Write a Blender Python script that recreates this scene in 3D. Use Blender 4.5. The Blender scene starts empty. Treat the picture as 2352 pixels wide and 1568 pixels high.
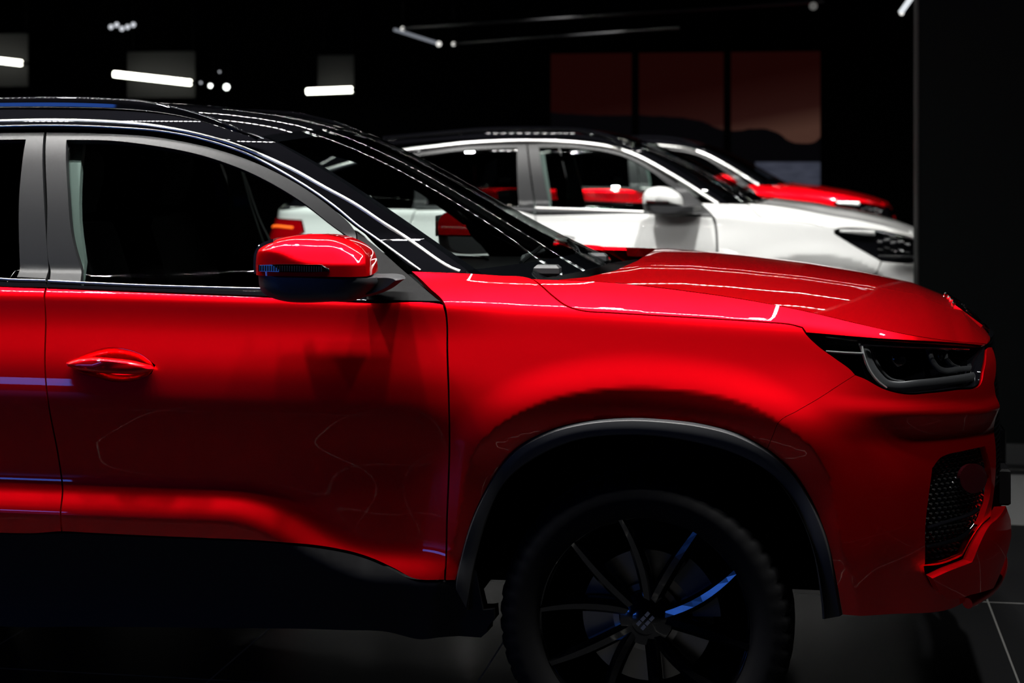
import bpy, math, random
import numpy as np
from mathutils import Vector, geometry
random.seed(7)
S = bpy.context.scene
col = S.collection
# ------------------------------------------------------------------ camera
F = 4000.0; YN = 4.25; Y2N = 10.0; PSI = math.atan(699/F); HY = 350.0; ZC = 1.53
CP, SP = math.cos(PSI), math.sin(PSI)
cam_d = bpy.data.cameras.new('camera'); cam = bpy.data.objects.new('camera', cam_d); col.objects.link(cam)
cam.location = (0, 0, ZC); cam.rotation_euler = (math.pi/2, 0, PSI)
cam_d.sensor_width = 36; cam_d.lens = F/2352*36
cam_d.shift_y = -(784-HY)/2352
cam_d.dof.use_dof = True; cam_d.dof.focus_distance = 4.35; cam_d.dof.aperture_fstop = 4.0
S.camera = cam
# ------------------------------------------------------------------ world, exposure
w = bpy.data.worlds.new('world'); S.world = w; w.use_nodes = True
w.node_tree.nodes['Background'].inputs[0].default_value = (.5, .6, .8, 1)
w.node_tree.nodes['Background'].inputs[1].default_value = .0006
S.view_settings.view_transform = 'Standard'; S.view_settings.look = 'None'
S.view_settings.exposure = 0.0; S.view_settings.gamma = 1; S.view_settings.use_curve_mapping = False

def area(name, loc, size, size_y, power, color=(1, .98, .95), rot=(0, 0, 0), spread=180):
    l = bpy.data.lights.new(name, 'AREA'); l.shape = 'RECTANGLE'; l.size = size; l.size_y = size_y
    l.energy = power; l.color = color; l.spread = math.radians(spread)
    o = bpy.data.objects.new(name, l); o.location = loc; o.rotation_euler = rot; col.objects.link(o); return o

# ------------------------------------------------------------------ materials
def mat(name, base=(.5, .5, .5), rough=.5, metal=0., coat=0., coat_r=.03, emit=None, es=0., spec=.5, alpha=None):
    m = bpy.data.materials.new(name); m.use_nodes = True
    b = m.node_tree.nodes['Principled BSDF']
    b.inputs['Base Color'].default_value = (*base, 1); b.inputs['Roughness'].default_value = rough
    b.inputs['Metallic'].default_value = metal; b.inputs['Coat Weight'].default_value = coat
    b.inputs['Coat Roughness'].default_value = coat_r; b.inputs['Specular IOR Level'].default_value = spec
    if emit: b.inputs['Emission Color'].default_value = (*emit, 1); b.inputs['Emission Strength'].default_value = es
    return m
def nodes(m): return m.node_tree.nodes, m.node_tree.links, m.node_tree.nodes['Principled BSDF']
M = {}
M['red'] = mat('red_metallic_paint', (.80, .001, .006), .44, .92, 1, .015)
M['red'].node_tree.nodes['Principled BSDF'].inputs['Specular Tint'].default_value = (.85, .02, .03, 1)
M['sill'] = mat('sill_black_plastic', (.006, .006, .007), .6, spec=.15)
M['white'] = mat('white_paint', (.80, .81, .80), .35, 0, 1, .03)
M['gloss'] = mat('gloss_black', (.003, .003, .004), .3, 0, 1, .015, spec=.0)
M['plastic'] = mat('matte_black_plastic', (.028, .029, .032), .5)
n, l, b = nodes(M['plastic'])
no = n.new('ShaderNodeTexNoise'); no.inputs['Scale'].default_value = 900; bp = n.new('ShaderNodeBump'); bp.inputs['Strength'].default_value = .12; bp.inputs['Distance'].default_value = .001
tc = n.new('ShaderNodeTexCoord'); l.new(tc.outputs['Object'], no.inputs['Vector']); l.new(no.outputs['Fac'], bp.inputs['Height']); l.new(bp.outputs['Normal'], b.inputs['Normal'])
M['frame'] = mat('satin_black_frame', (.014, .0145, .016), .45, .0, spec=.4)
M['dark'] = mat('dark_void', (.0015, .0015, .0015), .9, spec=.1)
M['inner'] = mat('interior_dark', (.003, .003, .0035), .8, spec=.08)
M['trimgrey'] = mat('interior_grey_trim', (.12, .155, .145), .7)
M['rubber'] = mat('tyre_rubber', (.005, .005, .0055), .65, spec=.12)
M['rim'] = mat('rim_gloss_black', (.006, .006, .007), .18, .2, 1, .05)
M['disc'] = mat('brake_disc_steel', (.32, .31, .29), .35, 1)
M['chrome'] = mat('chrome', (.9, .9, .9), .08, 1)
M['satin'] = mat('satin_chrome', (.85, .86, .84), .40, 1)
M['sail'] = mat('sail_black_plastic', (.0055, .0055, .006), .6, spec=.08)
M['mesh'] = mat('mesh_gloss_black', (.004, .004, .004), .3, 0, 1, .12)
M['silver'] = mat('silver_cap', (.65, .66, .68), .35, .8)
M['guide'] = mat('light_guide_plastic', (.045, .047, .05), .3, .2, .8)
M['redlens'] = mat('red_tail_lens', (.35, .0, .003), .12, 0, 1)
M['orange'] = mat('lit_orange_lamp', (.9, .15, .02), .3, emit=(1, .12, .01), es=1.6)
def glass(name, tint, refl=1.0, ior=1.5):
    m = bpy.data.materials.new(name); m.use_nodes = True; nt = m.node_tree; nt.nodes.clear()
    o = nt.nodes.new('ShaderNodeOutputMaterial'); mx = nt.nodes.new('ShaderNodeMixShader')
    t = nt.nodes.new('ShaderNodeBsdfTransparent'); t.inputs[0].default_value = (*tint, 1)
    g = nt.nodes.new('ShaderNodeBsdfGlossy'); g.inputs['Roughness'].default_value = .01; g.inputs[0].default_value = (refl, refl, refl, 1)
    ge = nt.nodes.new('ShaderNodeNewGeometry'); dp = nt.nodes.new('ShaderNodeVectorMath'); dp.operation = 'DOT_PRODUCT'
    nt.links.new(ge.outputs['Normal'], dp.inputs[0]); nt.links.new(ge.outputs['Incoming'], dp.inputs[1])
    def mm(op, a, v):
        q = nt.nodes.new('ShaderNodeMath'); q.operation = op; nt.links.new(a, q.inputs[0]); q.inputs[1].default_value = v; return q.outputs[0]
    ab = nt.nodes.new('ShaderNodeMath'); ab.operation = 'ABSOLUTE'; nt.links.new(dp.outputs['Value'], ab.inputs[0])
    sb = nt.nodes.new('ShaderNodeMath'); sb.operation = 'SUBTRACT'; sb.inputs[0].default_value = 1; nt.links.new(ab.outputs[0], sb.inputs[1])
    fr_ = mm('ADD', mm('MULTIPLY', mm('POWER', sb.outputs[0], 5), .92), .06)
    nt.links.new(fr_, mx.inputs[0]); nt.links.new(t.outputs[0], mx.inputs[1]); nt.links.new(g.outputs[0], mx.inputs[2])
    nt.links.new(mx.outputs[0], o.inputs[0]); return m
M['glass'] = glass('clear_glass', (.80, .86, .84), .10)
M['screen'] = glass('windscreen_glass', (.80, .86, .84), .16)
M['privacy'] = glass('privacy_glass', (.03, .033, .033), .10)
M['lens'] = glass('lamp_lens', (.93, .94, .95))
def emis(name, c, s):
    m = bpy.data.materials.new(name); m.use_nodes = True; nt = m.node_tree; nt.nodes.clear()
    o = nt.nodes.new('ShaderNodeOutputMaterial'); e = nt.nodes.new('ShaderNodeEmission'); e.inputs[0].default_value = (*c, 1); e.inputs[1].default_value = s
    nt.links.new(e.outputs[0], o.inputs[0]); return m
def dotted(name, c, s, period, duty, low):
    m = emis(name, c, s); nt = m.node_tree; e = nt.nodes['Emission']
    tc = nt.nodes.new('ShaderNodeTexCoord'); sp = nt.nodes.new('ShaderNodeSeparateXYZ'); nt.links.new(tc.outputs['Object'], sp.inputs[0])
    a = nt.nodes.new('ShaderNodeMath'); a.operation = 'DIVIDE'; nt.links.new(sp.outputs[0], a.inputs[0]); a.inputs[1].default_value = period
    f = nt.nodes.new('ShaderNodeMath'); f.operation = 'FRACT'; nt.links.new(a.outputs[0], f.inputs[0])
    g = nt.nodes.new('ShaderNodeMath'); g.operation = 'LESS_THAN'; nt.links.new(f.outputs[0], g.inputs[0]); g.inputs[1].default_value = duty
    mr = nt.nodes.new('ShaderNodeMapRange'); nt.links.new(g.outputs[0], mr.inputs[0]); mr.inputs[3].default_value = low*s; mr.inputs[4].default_value = s
    nt.links.new(mr.outputs[0], e.inputs[1]); return m

# ------------------------------------------------------------------ object helpers
def link(o, parent=None):
    col.objects.link(o)
    if parent: o.parent = parent
    return o
def obj(name, V, Fc, m, parent=None, smooth=True, normals=None, loc=None):
    me = bpy.data.meshes.new(name); me.from_pydata([tuple(map(float, v)) for v in V], [], [tuple(int(i) for i in f) for f in Fc]); me.materials.append(m)
    me.polygons.foreach_set('use_smooth', [smooth]*len(me.polygons)); me.update()
    if normals is not None: me.normals_split_custom_set([tuple(x) for x in normals])
    elif smooth: me.set_sharp_from_angle(angle=math.radians(40))
    o = bpy.data.objects.new(name, me)
    if loc is not None: o.location = loc
    return link(o, parent)
def empty(name, loc, rz=0, parent=None):
    o = bpy.data.objects.new(name, None); o.location = loc; o.rotation_euler = (0, 0, rz); o.empty_display_size = .1; return link(o, parent)
def tag(o, label=None, cat=None, group=None, kind=None):
    if label: o['label'] = label
    if cat: o['category'] = cat
    if group: o['group'] = group
    if kind: o['kind'] = kind
    return o
class MB:
    def __init__(s): s.V = []; s.F = []
    def add(s, V, F):
        k = len(s.V); s.V += [tuple(v) for v in V]; s.F += [tuple(i+k for i in f) for f in F]; return s
    def box(s, c, d, rz=0, bev=0):
        x, y, z = [q/2 for q in d]; cz, sz = math.cos(rz), math.sin(rz)
        if bev:
            V = []
            for k, (zz, ins) in enumerate(((-z, bev), (-z+bev, 0), (z-bev, 0), (z, bev))):
                xx, yy = x-ins, y-ins
                V += [(-xx, -yy, zz), (xx, -yy, zz), (xx, yy, zz), (-xx, yy, zz)]
            Fs = [(3, 2, 1, 0), (12, 13, 14, 15)]
            for k in range(3):
                for j in range(4): Fs.append((k*4+j, k*4+(j+1) % 4, k*4+4+(j+1) % 4, k*4+4+j))
        else:
            V = [(-x, -y, -z), (x, -y, -z), (x, y, -z), (-x, y, -z), (-x, -y, z), (x, -y, z), (x, y, z), (-x, y, z)]
            Fs = [(3, 2, 1, 0), (4, 5, 6, 7), (0, 1, 5, 4), (1, 2, 6, 5), (2, 3, 7, 6), (3, 0, 4, 7)]
        return s.add([(c[0]+a*cz-b_*sz, c[1]+a*sz+b_*cz, c[2]+q) for a, b_, q in V], Fs)
    def tube(s, path, r, n=8, caps=True):
        path = [Vector(p) for p in path]; V = []; Fs = []; N = len(path)
        up = Vector((0, 0, 1))
        for i, p in enumerate(path):
            t = (path[min(i+1, N-1)]-path[max(i-1, 0)]).normalized()
            a = t.cross(up)
            if a.length < 1e-3: a = t.cross(Vector((0, 1, 0)))
            a.normalize(); b_ = a.cross(t); rr = r[i] if hasattr(r, '__len__') else r
            V += [p+a*rr*math.cos(2*math.pi*k/n)+b_*rr*math.sin(2*math.pi*k/n) for k in range(n)]
        for i in range(N-1):
            for k in range(n): Fs.append((i*n+k, i*n+(k+1) % n, (i+1)*n+(k+1) % n, (i+1)*n+k))
        if caps: Fs += [tuple(range(n))[::-1], tuple((N-1)*n+k for k in range(n))]
        return s.add(V, Fs)
    def build(s, name, m, parent=None, smooth=True, loc=None): return obj(name, s.V, s.F, m, parent, smooth, loc=loc)
def revolve_y(prof, n=96, a0=0, a1=2*math.pi, fn=None):
    """profile of (radius, y) turned round the y axis"""
    V = []; Fs = []; full = abs(a1-a0-2*math.pi) < 1e-6; cols = n if full else n+1; P = len(prof)
    for i in range(cols):
        a = a0+(a1-a0)*i/n
        for j, (r, y) in enumerate(prof):
            rr = r+(fn(i, j) if fn else 0); V.append((rr*math.cos(a), y, rr*math.sin(a)))
    for i in range(n):
        for j in range(P-1):
            k = (i+1) % cols; Fs.append((i*P+j, i*P+j+1, k*P+j+1, k*P+j))
    return V, Fs

# ------------------------------------------------------------------ camera maths: a pixel of the photograph at a given depth plane Y
def at(px, py, Y):
    X = Y*math.tan(math.atan((px-1176)/F)-PSI); d = Y*CP-X*SP
    return Vector((X, Y, ZC-(py-HY)*d/F))
def proj(p):
    d = p[1]*CP-p[0]*SP; return (p[0]*CP+p[1]*SP)/d*F+1176, HY+(ZC-p[2])/d*F
def sstep(x, a, b):
    t = np.clip((x-a)/(b-a), 0, 1); return t*t*(3-2*t)
def catmull(P, step, corner=38, closed=True):
    """resample a polyline, rounding it smoothly except at real corners"""
    P = [np.array(p, float) for p in P]; N = len(P); isC = []
    for i in range(N):
        if not closed and i in (0, N-1): isC.append(True); continue
        a = P[i]-P[i-1]; c = P[(i+1) % N]-P[i]; la, lc = np.linalg.norm(a), np.linalg.norm(c)
        isC.append(np.dot(a, c)/(la*lc+1e-12) < math.cos(math.radians(corner)))
    out = []
    for i in range(N if closed else N-1):
        p1, p2 = P[i], P[(i+1) % N]
        p0 = p1-(p2-p1) if isC[i] else P[i-1]; j = (i+1) % N; p3 = p2+(p2-p1) if isC[j] else P[(i+2) % N]
        L = np.linalg.norm(p2-p1); k = max(1, int(math.ceil(L/step)))
        d01, d23 = max(np.linalg.norm(p1-p0), 1e-6), max(np.linalg.norm(p3-p2), 1e-6)
        m1 = (p1-p0)/d01+(p2-p1)/L; m2 = (p2-p1)/L+(p3-p2)/d23
        m1 = m1/ (np.linalg.norm(m1)+1e-9)*L; m2 = m2/(np.linalg.norm(m2)+1e-9)*L
        for q in range(k):
            t = q/k; out.append((2*t**3-3*t*t+1)*p1+(t**3-2*t*t+t)*m1+(-2*t**3+3*t*t)*p2+(t**3-t*t)*m2)
    if not closed: out.append(P[-1])
    return np.array(out)
def inpoly(P, poly):
    x, y = P[:, 0], P[:, 1]; c = np.zeros(len(P), bool); n = len(poly)
    for i in range(n):
        x1, y1 = poly[i]; x2, y2 = poly[(i+1) % n]
        if y1 == y2: continue
        c ^= ((y1 > y) != (y2 > y)) & (x < (x2-x1)*(y-y1)/(y2-y1)+x1)
    return c
def polydist(P, poly, closed=True):
    d = np.full(len(P), 1e9); n = len(poly)
    for i in range(n if closed else n-1):
        a = poly[i]; b_ = poly[(i+1) % n]; ab = b_-a; L = np.dot(ab, ab)+1e-15
        t = np.clip(((P-a)@ab)/L, 0, 1); q = P-(a+t[:, None]*ab); d = np.minimum(d, np.hypot(q[:, 0], q[:, 1]))
    return d
def smooth_path(P, deg=4):
    t = np.linspace(0, 1, len(P)); return np.stack([np.polyval(np.polyfit(t, P[:, k], deg), t) for k in range(3)], 1)
def shrink(poly, g):
    n = len(poly); A = 0.5*sum(poly[i][0]*poly[(i+1) % n][1]-poly[(i+1) % n][0]*poly[i][1] for i in range(n))
    sg = 1 if A > 0 else -1
    t = np.roll(poly, -1, 0)-np.roll(poly, 1, 0); t /= (np.hypot(t[:, 0], t[:, 1])[:, None]+1e-12)
    return poly+sg*g*np.stack([-t[:, 1], t[:, 0]], 1)

# ------------------------------------------------------------------ the body side as a smooth surface over (s, z)
class Surf:
    def __init__(s, plan, door, fend, bump, origin, crease, blend, arch=None, pull=None):
        P = catmull(plan, .01, corner=200, closed=False)
        L = np.concatenate([[0], np.cumsum(np.hypot(*np.diff(P, axis=0).T))]); L -= np.interp(0, P[:, 0], L)
        s.ps, s.px, s.py = L, P[:, 0], P[:, 1]; s.smin, s.smax = L[0], L[-1]
        s.zt = np.arange(.0, 1.9, .004)
        def integ(tab):
            z, ph = zip(*sorted(tab)); t = np.interp(s.zt, z, [math.tan(math.radians(q)) for q in ph])
            k = np.ones(5)/5; t = np.convolve(np.pad(t, 2, 'edge'), k, 'valid')
            d = -np.concatenate([[0], np.cumsum((t[1:]+t[:-1])/2*.004)]); return d-np.interp(.9, s.zt, d)
        s.T = [integ(door), integ(fend), integ(bump)]
        s.org = origin; s.crease = crease; s.blend = blend; s.arch = None; s.pull = pull
        s.flare = (.006, .031, .070, .16)
    def d(s, S_, Z):
        zk = np.interp(S_, *zip(*s.crease)); Z0 = Z; Z = Z+.14*sstep(S_, -1.08, -.66)*(1-sstep(Z, .52, .80)); zz = Z-(zk-1.155)*sstep(Z, .78, 1.02)
        a, b_, c, e = s.blend
        w1 = sstep(S_, a, b_); w2 = sstep(S_, c, e)
        r = [np.interp(zz, s.zt, t) for t in s.T]
        out = r[0]*(1-w1)+(r[1]*(1-w2)+r[2]*w2)*w1
        if s.arch is not None:
            P = np.stack([S_, Z], 1); dd = polydist(P, s.arch, closed=False)
            ins = inpoly(P, s.archpoly); up, dn, w, R = s.flare
            dd = np.where(ins, 0, dd)
            f = np.where(dd < w, up-dn*np.clip(1-dd/w, 0, 1), up*(1-sstep(dd, w, R)))
            # fold softly
            out = out+f*sstep(1.15-Z, 0, .08)
        if s.pull: out = out+s.pull(S_, Z0)
        return out
    def pts(s, S_, Z, inset=0.):
        S_ = np.asarray(S_, float); Z = np.asarray(Z, float)
        x = np.interp(S_, s.ps, s.px); y = np.interp(S_, s.ps, s.py); e = .006
        tx = np.interp(S_+e, s.ps, s.px)-np.interp(S_-e, s.ps, s.px); ty = np.interp(S_+e, s.ps, s.py)-np.interp(S_-e, s.ps, s.py)
        L = np.hypot(tx, ty)+1e-12; nx, ny = -ty/L, tx/L
        d = s.d(S_, Z)-inset
        y2 = y+ny*d
        return np.stack([x+nx*d, -np.maximum(y2, 0.0), Z], 1)
    def nrm(s, S_, Z):
        e = .004; a = s.pts(S_+e, Z)-s.pts(S_-e, Z); b_ = s.pts(S_, Z+e)-s.pts(S_, Z-e)
        n = np.cross(a, b_); return n/(np.linalg.norm(n, axis=1)[:, None]+1e-12)
    def p1(s, sz, inset=0.): return s.pts(np.array([sz[0]]), np.array([sz[1]]), inset)[0]
    def pick(s, px, py, inset=0.):
        q = at(px, py, s.org[1]-max(s.py)); sv, z = min(q.x-s.org[0], s.smax-.1), q.z
        for it in range(12):
            def f(a, b_):
                p = s.p1((a, b_), inset); u, v = proj((p[0]+s.org[0], p[1]+s.org[1], p[2]+s.org[2])); return np.array([u-px, v-py])
            r = f(sv, z)
            if np.abs(r).max() < .05: break
            e = .002; J = np.stack([(f(sv+e, z)-r)/e, (f(sv, z+e)-r)/e], 1)
            try: st = np.linalg.solve(J, -r)
            except Exception: break
            st = np.clip(st, -.15, .15); sv = min(sv+st[0], s.smax-.004); z += st[1]
        return np.array([sv, z])
    def outline(s, pts, inset=0.):
        return [np.array(p[:2]) if len(p) == 3 else s.pick(p[0], p[1], inset) for p in pts]

def panel(name, sf, outline, m, parent, sp=.016, inset=0., thick=.016, gap=.0, holes=(), side=-1, normals=True, pre=None, bulge=None, label=None, skirt_m=None):
    poly = catmull(pre if pre is not None else sf.outline(outline, inset), sp*.6)
    if gap: poly = shrink(poly, gap)
    hs = [catmull(h, sp*.6) for h in holes]
    mn, mx = poly.min(0), poly.max(0)
    gx, gz = np.meshgrid(np.arange(mn[0], mx[0], sp), np.arange(mn[1], mx[1], sp*.8)); gx = gx+(np.arange(gx.shape[0]) % 2)[:, None]*sp*.5
    G = np.stack([gx.ravel(), gz.ravel()], 1); G = G[inpoly(G, poly)]
    if len(G): G = G[polydist(G, poly) > sp*.4]
    for h in hs:
        if len(G): G = G[~inpoly(G, h)]; G = G[polydist(G, h) > sp*.4]
    V = [Vector(p) for p in poly]; E = [(i, (i+1) % len(poly)) for i in range(len(poly))]
    for h in hs:
        k = len(V); V += [Vector(p) for p in h]; E += [(k+i, k+(i+1) % len(h)) for i in range(len(h))]
    V += [Vector(p) for p in G]
    r = geometry.delaunay_2d_cdt(V, E, [], 1, 1e-6)
    Q = np.array([tuple(v) for v in r[0]]); T = np.array(r[2])
    cen = Q[T].mean(1); keep = inpoly(cen, poly)
    for h in hs: keep &= ~inpoly(cen, h)
    T = T[keep]
    a = Q[T[:, 1]]-Q[T[:, 0]]; b_ = Q[T[:, 2]]-Q[T[:, 0]]; ar = a[:, 0]*b_[:, 1]-a[:, 1]*b_[:, 0]
    T[ar < 0] = T[ar < 0][:, ::-1]; T = T[np.abs(ar) > 1e-10]
    P = sf.pts(Q[:, 0], Q[:, 1], inset); N = sf.nrm(Q[:, 0], Q[:, 1])
    if bulge is not None:
        P = P+N*bulge(Q)[:, None]; e = .0025; E1 = np.array([[e, 0]]); E2 = np.array([[0, e]])
        def pb(q): return sf.pts(q[:, 0], q[:, 1], inset)+sf.nrm(q[:, 0], q[:, 1])*bulge(q)[:, None]
        N = np.cross(pb(Q+E1)-pb(Q-E1), pb(Q+E2)-pb(Q-E2)); N /= np.linalg.norm(N, axis=1)[:, None]+1e-12
    faces = T.tolist(); V3 = P.tolist()
    cnt = {}
    for t in faces:
        for i in range(3): cnt[(t[i], t[(i+1) % 3])] = 1
    bd = [e for e in cnt if (e[1], e[0]) not in cnt]
    loopn = [N[i] for t in faces for i in t]; nb = {}
    if thick > 0:
        for e in bd:
            for v in e:
                if v not in nb: nb[v] = len(V3); V3.append((P[v]-N[v]*thick).tolist())
        for (i, j) in bd:
            f = (j, i, nb[i], nb[j]); faces.append(f)
            n = np.cross(np.array(V3[f[1]])-np.array(V3[f[0]]), np.array(V3[f[3]])-np.array(V3[f[0]])); n = n/(np.linalg.norm(n)+1e-12)
            loopn += [n]*4
    if side > 0:
        V3 = [(x, -y, z) for x, y, z in V3]
        ln = []; k = 0; nf = []
        for f in faces:
            m_ = len(f); nf.append(tuple(reversed(f))); ln += [(q[0], -q[1], q[2]) for q in reversed(loopn[k:k+m_])]; k += m_
        faces, loopn = nf, ln
    o = obj(name, V3, faces, m, parent, True, loopn if normals else None)
    if label: o['label'] = label
    return o
def path3(sf, pts, step=.02, inset=0., side=-1):
    q = catmull(sf.outline(pts, inset), step, closed=False); P = sf.pts(q[:, 0], q[:, 1], inset); N = sf.nrm(q[:, 0], q[:, 1])
    if side > 0: P[:, 1] *= -1; N[:, 1] *= -1
    return P, N, q
def strip(name, P, N, wid, hgt, m, parent, label=None, n=6):
    """a low rounded bead that follows a path on a surface"""
    V = []; Fs = []; K = len(P); prof = [(math.cos(a), math.sin(a)) for a in np.linspace(0, math.pi, n)]
    for i in range(K):
        t = P[min(i+1, K-1)]-P[max(i-1, 0)]; t = t/np.linalg.norm(t); c = np.cross(N[i], t); c /= np.linalg.norm(c)
        for a, b_ in prof: V.append(P[i]+c*a*wid/2+N[i]*(b_*hgt))
        V.append(P[i]-c*wid/2-N[i]*.004); V.append(P[i]+c*wid/2-N[i]*.004)
    W = n+2
    for i in range(K-1):
        for k in range(W): Fs.append((i*W+k, i*W+(k+1) % W, (i+1)*W+(k+1) % W, (i+1)*W+k))
    Fs += [tuple(range(W))[::-1], tuple((K-1)*W+k for k in range(W))]
    o = obj(name, V, Fs, m, parent)
    if label: o['label'] = label
    return o
def grid(name, R, m, parent, flip=False, thick=0):
    """rows of points to a surface"""
    V = [p for r in R for p in r]; n = len(R[0]); Fs = []
    for i in range(len(R)-1):
        for j in range(n-1):
            f = (i*n+j, i*n+j+1, (i+1)*n+j+1, (i+1)*n+j); Fs.append(f[::-1] if flip else f)
    return obj(name, V, Fs, m, parent)
def loft(name, outl, layers, m, parent, label=None, cap=(True, True), flat=None):
    """closed outline (x,z) carried through layers (y, scale, dx, dz)"""
    o = np.array(outl, float); c = o.mean(0); V = []; Fs = []; n = len(o)
    for (y, sc, dx, dz) in layers:
        for p in o: q = c+(p-c)*sc; V.append((q[0]+dx, y, q[1]+dz))
    for i in range(len(layers)-1):
        for k in range(n): Fs.append((i*n+k, i*n+(k+1) % n, (i+1)*n+(k+1) % n, (i+1)*n+k))
    if cap[0]: Fs.append(tuple(range(n))[::-1])
    if cap[1]: Fs.append(tuple((len(layers)-1)*n+k for k in range(n)))
    ob = obj(name, V, Fs, m, parent)
    import bmesh
    bm = bmesh.new(); bm.from_mesh(ob.data); bmesh.ops.recalc_face_normals(bm, faces=bm.faces); bm.to_mesh(ob.data); bm.free()
    ob.data.set_sharp_from_angle(angle=math.radians(40))
    if label: ob['label'] = label
    return ob
# ================================================================== THE HALL
def grid_quad(name, pts, m): return obj(name, pts, [(0, 1, 2, 3)], m, smooth=False)
mf = mat('floor_tiles', (.02, .02, .022), .5, spec=.004); n, l, b = nodes(mf)
tc = n.new('ShaderNodeTexCoord'); sx = n.new('ShaderNodeSeparateXYZ'); l.new(tc.outputs['Object'], sx.inputs[0])
def mth(op, a, v=None, v2=None):
    q = n.new('ShaderNodeMath'); q.operation = op
    for i, x in enumerate((a, v, v2)):
        if x is None: continue
        if hasattr(x, 'links'): l.new(x, q.inputs[i])
        else: q.inputs[i].default_value = x
    return q.outputs[0]
def lines(src, off, per, wd):
    f = mth('FRACT', mth('DIVIDE', mth('SUBTRACT', src, off), per)); a = mth('ABSOLUTE', mth('SUBTRACT', f, .5)); return mth('GREATER_THAN', a, .5-wd/per/2)
X_, Y_ = sx.outputs[0], sx.outputs[1]
XT = 6.22*math.tan(math.atan(1087/F)-PSI)
gr = mth('MAXIMUM', lines(X_, XT, .77, .006), lines(Y_, 6.12, 1.29, .010))
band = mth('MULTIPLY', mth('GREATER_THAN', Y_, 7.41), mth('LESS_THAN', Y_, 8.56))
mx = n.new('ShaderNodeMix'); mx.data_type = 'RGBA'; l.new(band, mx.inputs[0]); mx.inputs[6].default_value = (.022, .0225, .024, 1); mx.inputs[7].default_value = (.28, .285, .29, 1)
mx2 = n.new('ShaderNodeMix'); mx2.data_type = 'RGBA'; l.new(gr, mx2.inputs[0]); l.new(mx.outputs[2], mx2.inputs[6]); mx2.inputs[7].default_value = (.30, .30, .29, 1)
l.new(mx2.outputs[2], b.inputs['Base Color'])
l.new(mth('ADD', mth('MULTIPLY', gr, .5), .16), b.inputs['Roughness'])
XL, XR, YB, YF, HC = -16, 9, 21.0, -6.0, 3.9
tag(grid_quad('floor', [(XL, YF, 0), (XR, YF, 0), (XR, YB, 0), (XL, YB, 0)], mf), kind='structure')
mw = mat('wall_black_paint', (.0022, .0036, .0042), .8, spec=.2)
mc = mat('ceiling_black', (.001, .001, .0012), .9, spec=.1)
tag(grid_quad('ceiling', [(XL, YF, HC), (XL, YB, HC), (XR, YB, HC), (XR, YF, HC)], mc), kind='structure')
tag(MB().box(((XL+XR)/2, YB+.1, HC/2), (XR-XL, .2, HC)).build('wall_back', mc, smooth=False), kind='structure')
tag(MB().box((XL-.1, (YB+YF)/2, HC/2), (.2, YB-YF, HC)).build('wall_left', mc, smooth=False), kind='structure')
tag(MB().box((XR+.1, (YB+YF)/2, HC/2), (.2, YB-YF, HC)).build('wall_right', mc, smooth=False), kind='structure')
tag(MB().box(((XL+XR)/2, YF-.1, HC/2), (XR-XL, .2, HC)).build('wall_front', mc, smooth=False), kind='structure')
# black partition at the right that hides the noses of the cars behind
YP = 8.86; pe = at(2106, 400, YP).x
tag(MB().box(((pe+6)/2, YP+.15, HC/2), (6-pe, .3, HC)).build('wall_partition', mw, smooth=False), kind='structure')
tag(MB().box(((pe+6)/2, YP-.008, .05), (6-pe, .016, .1)).build('baseboard_partition', mat('baseboard_grey', (.05, .052, .054), .5), smooth=False), kind='structure')
tag(MB().box((pe+.005, YP-.004, HC/2+.05), (.01, .006, HC-.1)).build('trim_partition', mat('edge_metal', (.03, .03, .033), .5, .5), smooth=False), kind='structure')

# poster wall of three panels (a desert dusk photograph printed on them) with dark posts between
mp = bpy.data.materials.new('mural_print'); mp.use_nodes = True; n, l, b = nodes(mp)
tc = n.new('ShaderNodeTexCoord'); sx = n.new('ShaderNodeSeparateXYZ'); l.new(tc.outputs['Object'], sx.inputs[0]); U, Vv = sx.outputs[0], sx.outputs[2]
PW = (1266, 1884); Y3 = 20.6
pl, pr = at(PW[0], 160, Y3), at(PW[1], 122, Y3); pw = pr.x-pl.x; pzt = pr.z+.02; pzb = at(1884, 470, Y3).z
rc = n.new('ShaderNodeFloatCurve')   # mountain ridge line of the print
ridge = [(1266, 262), (1400, 268), (1480, 268), (1600, 278), (1668, 302), (1690, 303), (1740, 298), (1780, 305), (1840, 332), (1884, 318)]
cu = rc.mapping.curves[0]; zlo, zhi = at(1700, 372, Y3).z, at(1700, 250, Y3).z
for i, (a_, c_) in enumerate(ridge):
    q = at(a_, c_, Y3); u_, v_ = (q.x-pl.x)/pw, (q.z-zlo)/(zhi-zlo)
    if i in (0, len(ridge)-1): pt = cu.points[0 if i == 0 else -1]; pt.location = (u_, v_)
    else: cu.points.new(u_, v_)
rc.mapping.update(); l.new(mth('DIVIDE', mth('SUBTRACT', U, pl.x), pw), rc.inputs['Value'])
noi = n.new('ShaderNodeTexNoise'); noi.noise_dimensions = '1D'; noi.inputs['Scale'].default_value = 6; noi.inputs['Detail'].default_value = 3; l.new(U, noi.inputs['W'])
hgt = mth('ADD', mth('ADD', mth('MULTIPLY', rc.outputs[0], zhi-zlo), zlo), mth('MULTIPLY', noi.outputs['Fac'], .03))
zr = mth('SUBTRACT', Vv, 0.0)
hor = at(1700, 300, Y3).z; snow = at(1884, 372, Y3).z
sky = n.new('ShaderNodeValToRGB'); e = sky.color_ramp.elements; e[0].position = 0; e[0].color = (.19, .085, .06, 1); e[1].position = 1; e[1].color = (.030, .004, .003, 1)
x_ = e = sky.color_ramp.elements.new(.35); x_.color = (.06, .016, .013, 1)
tt = mth('DIVIDE', mth('SUBTRACT', zr, hor-.1), pzt-hor+.1)
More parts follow.
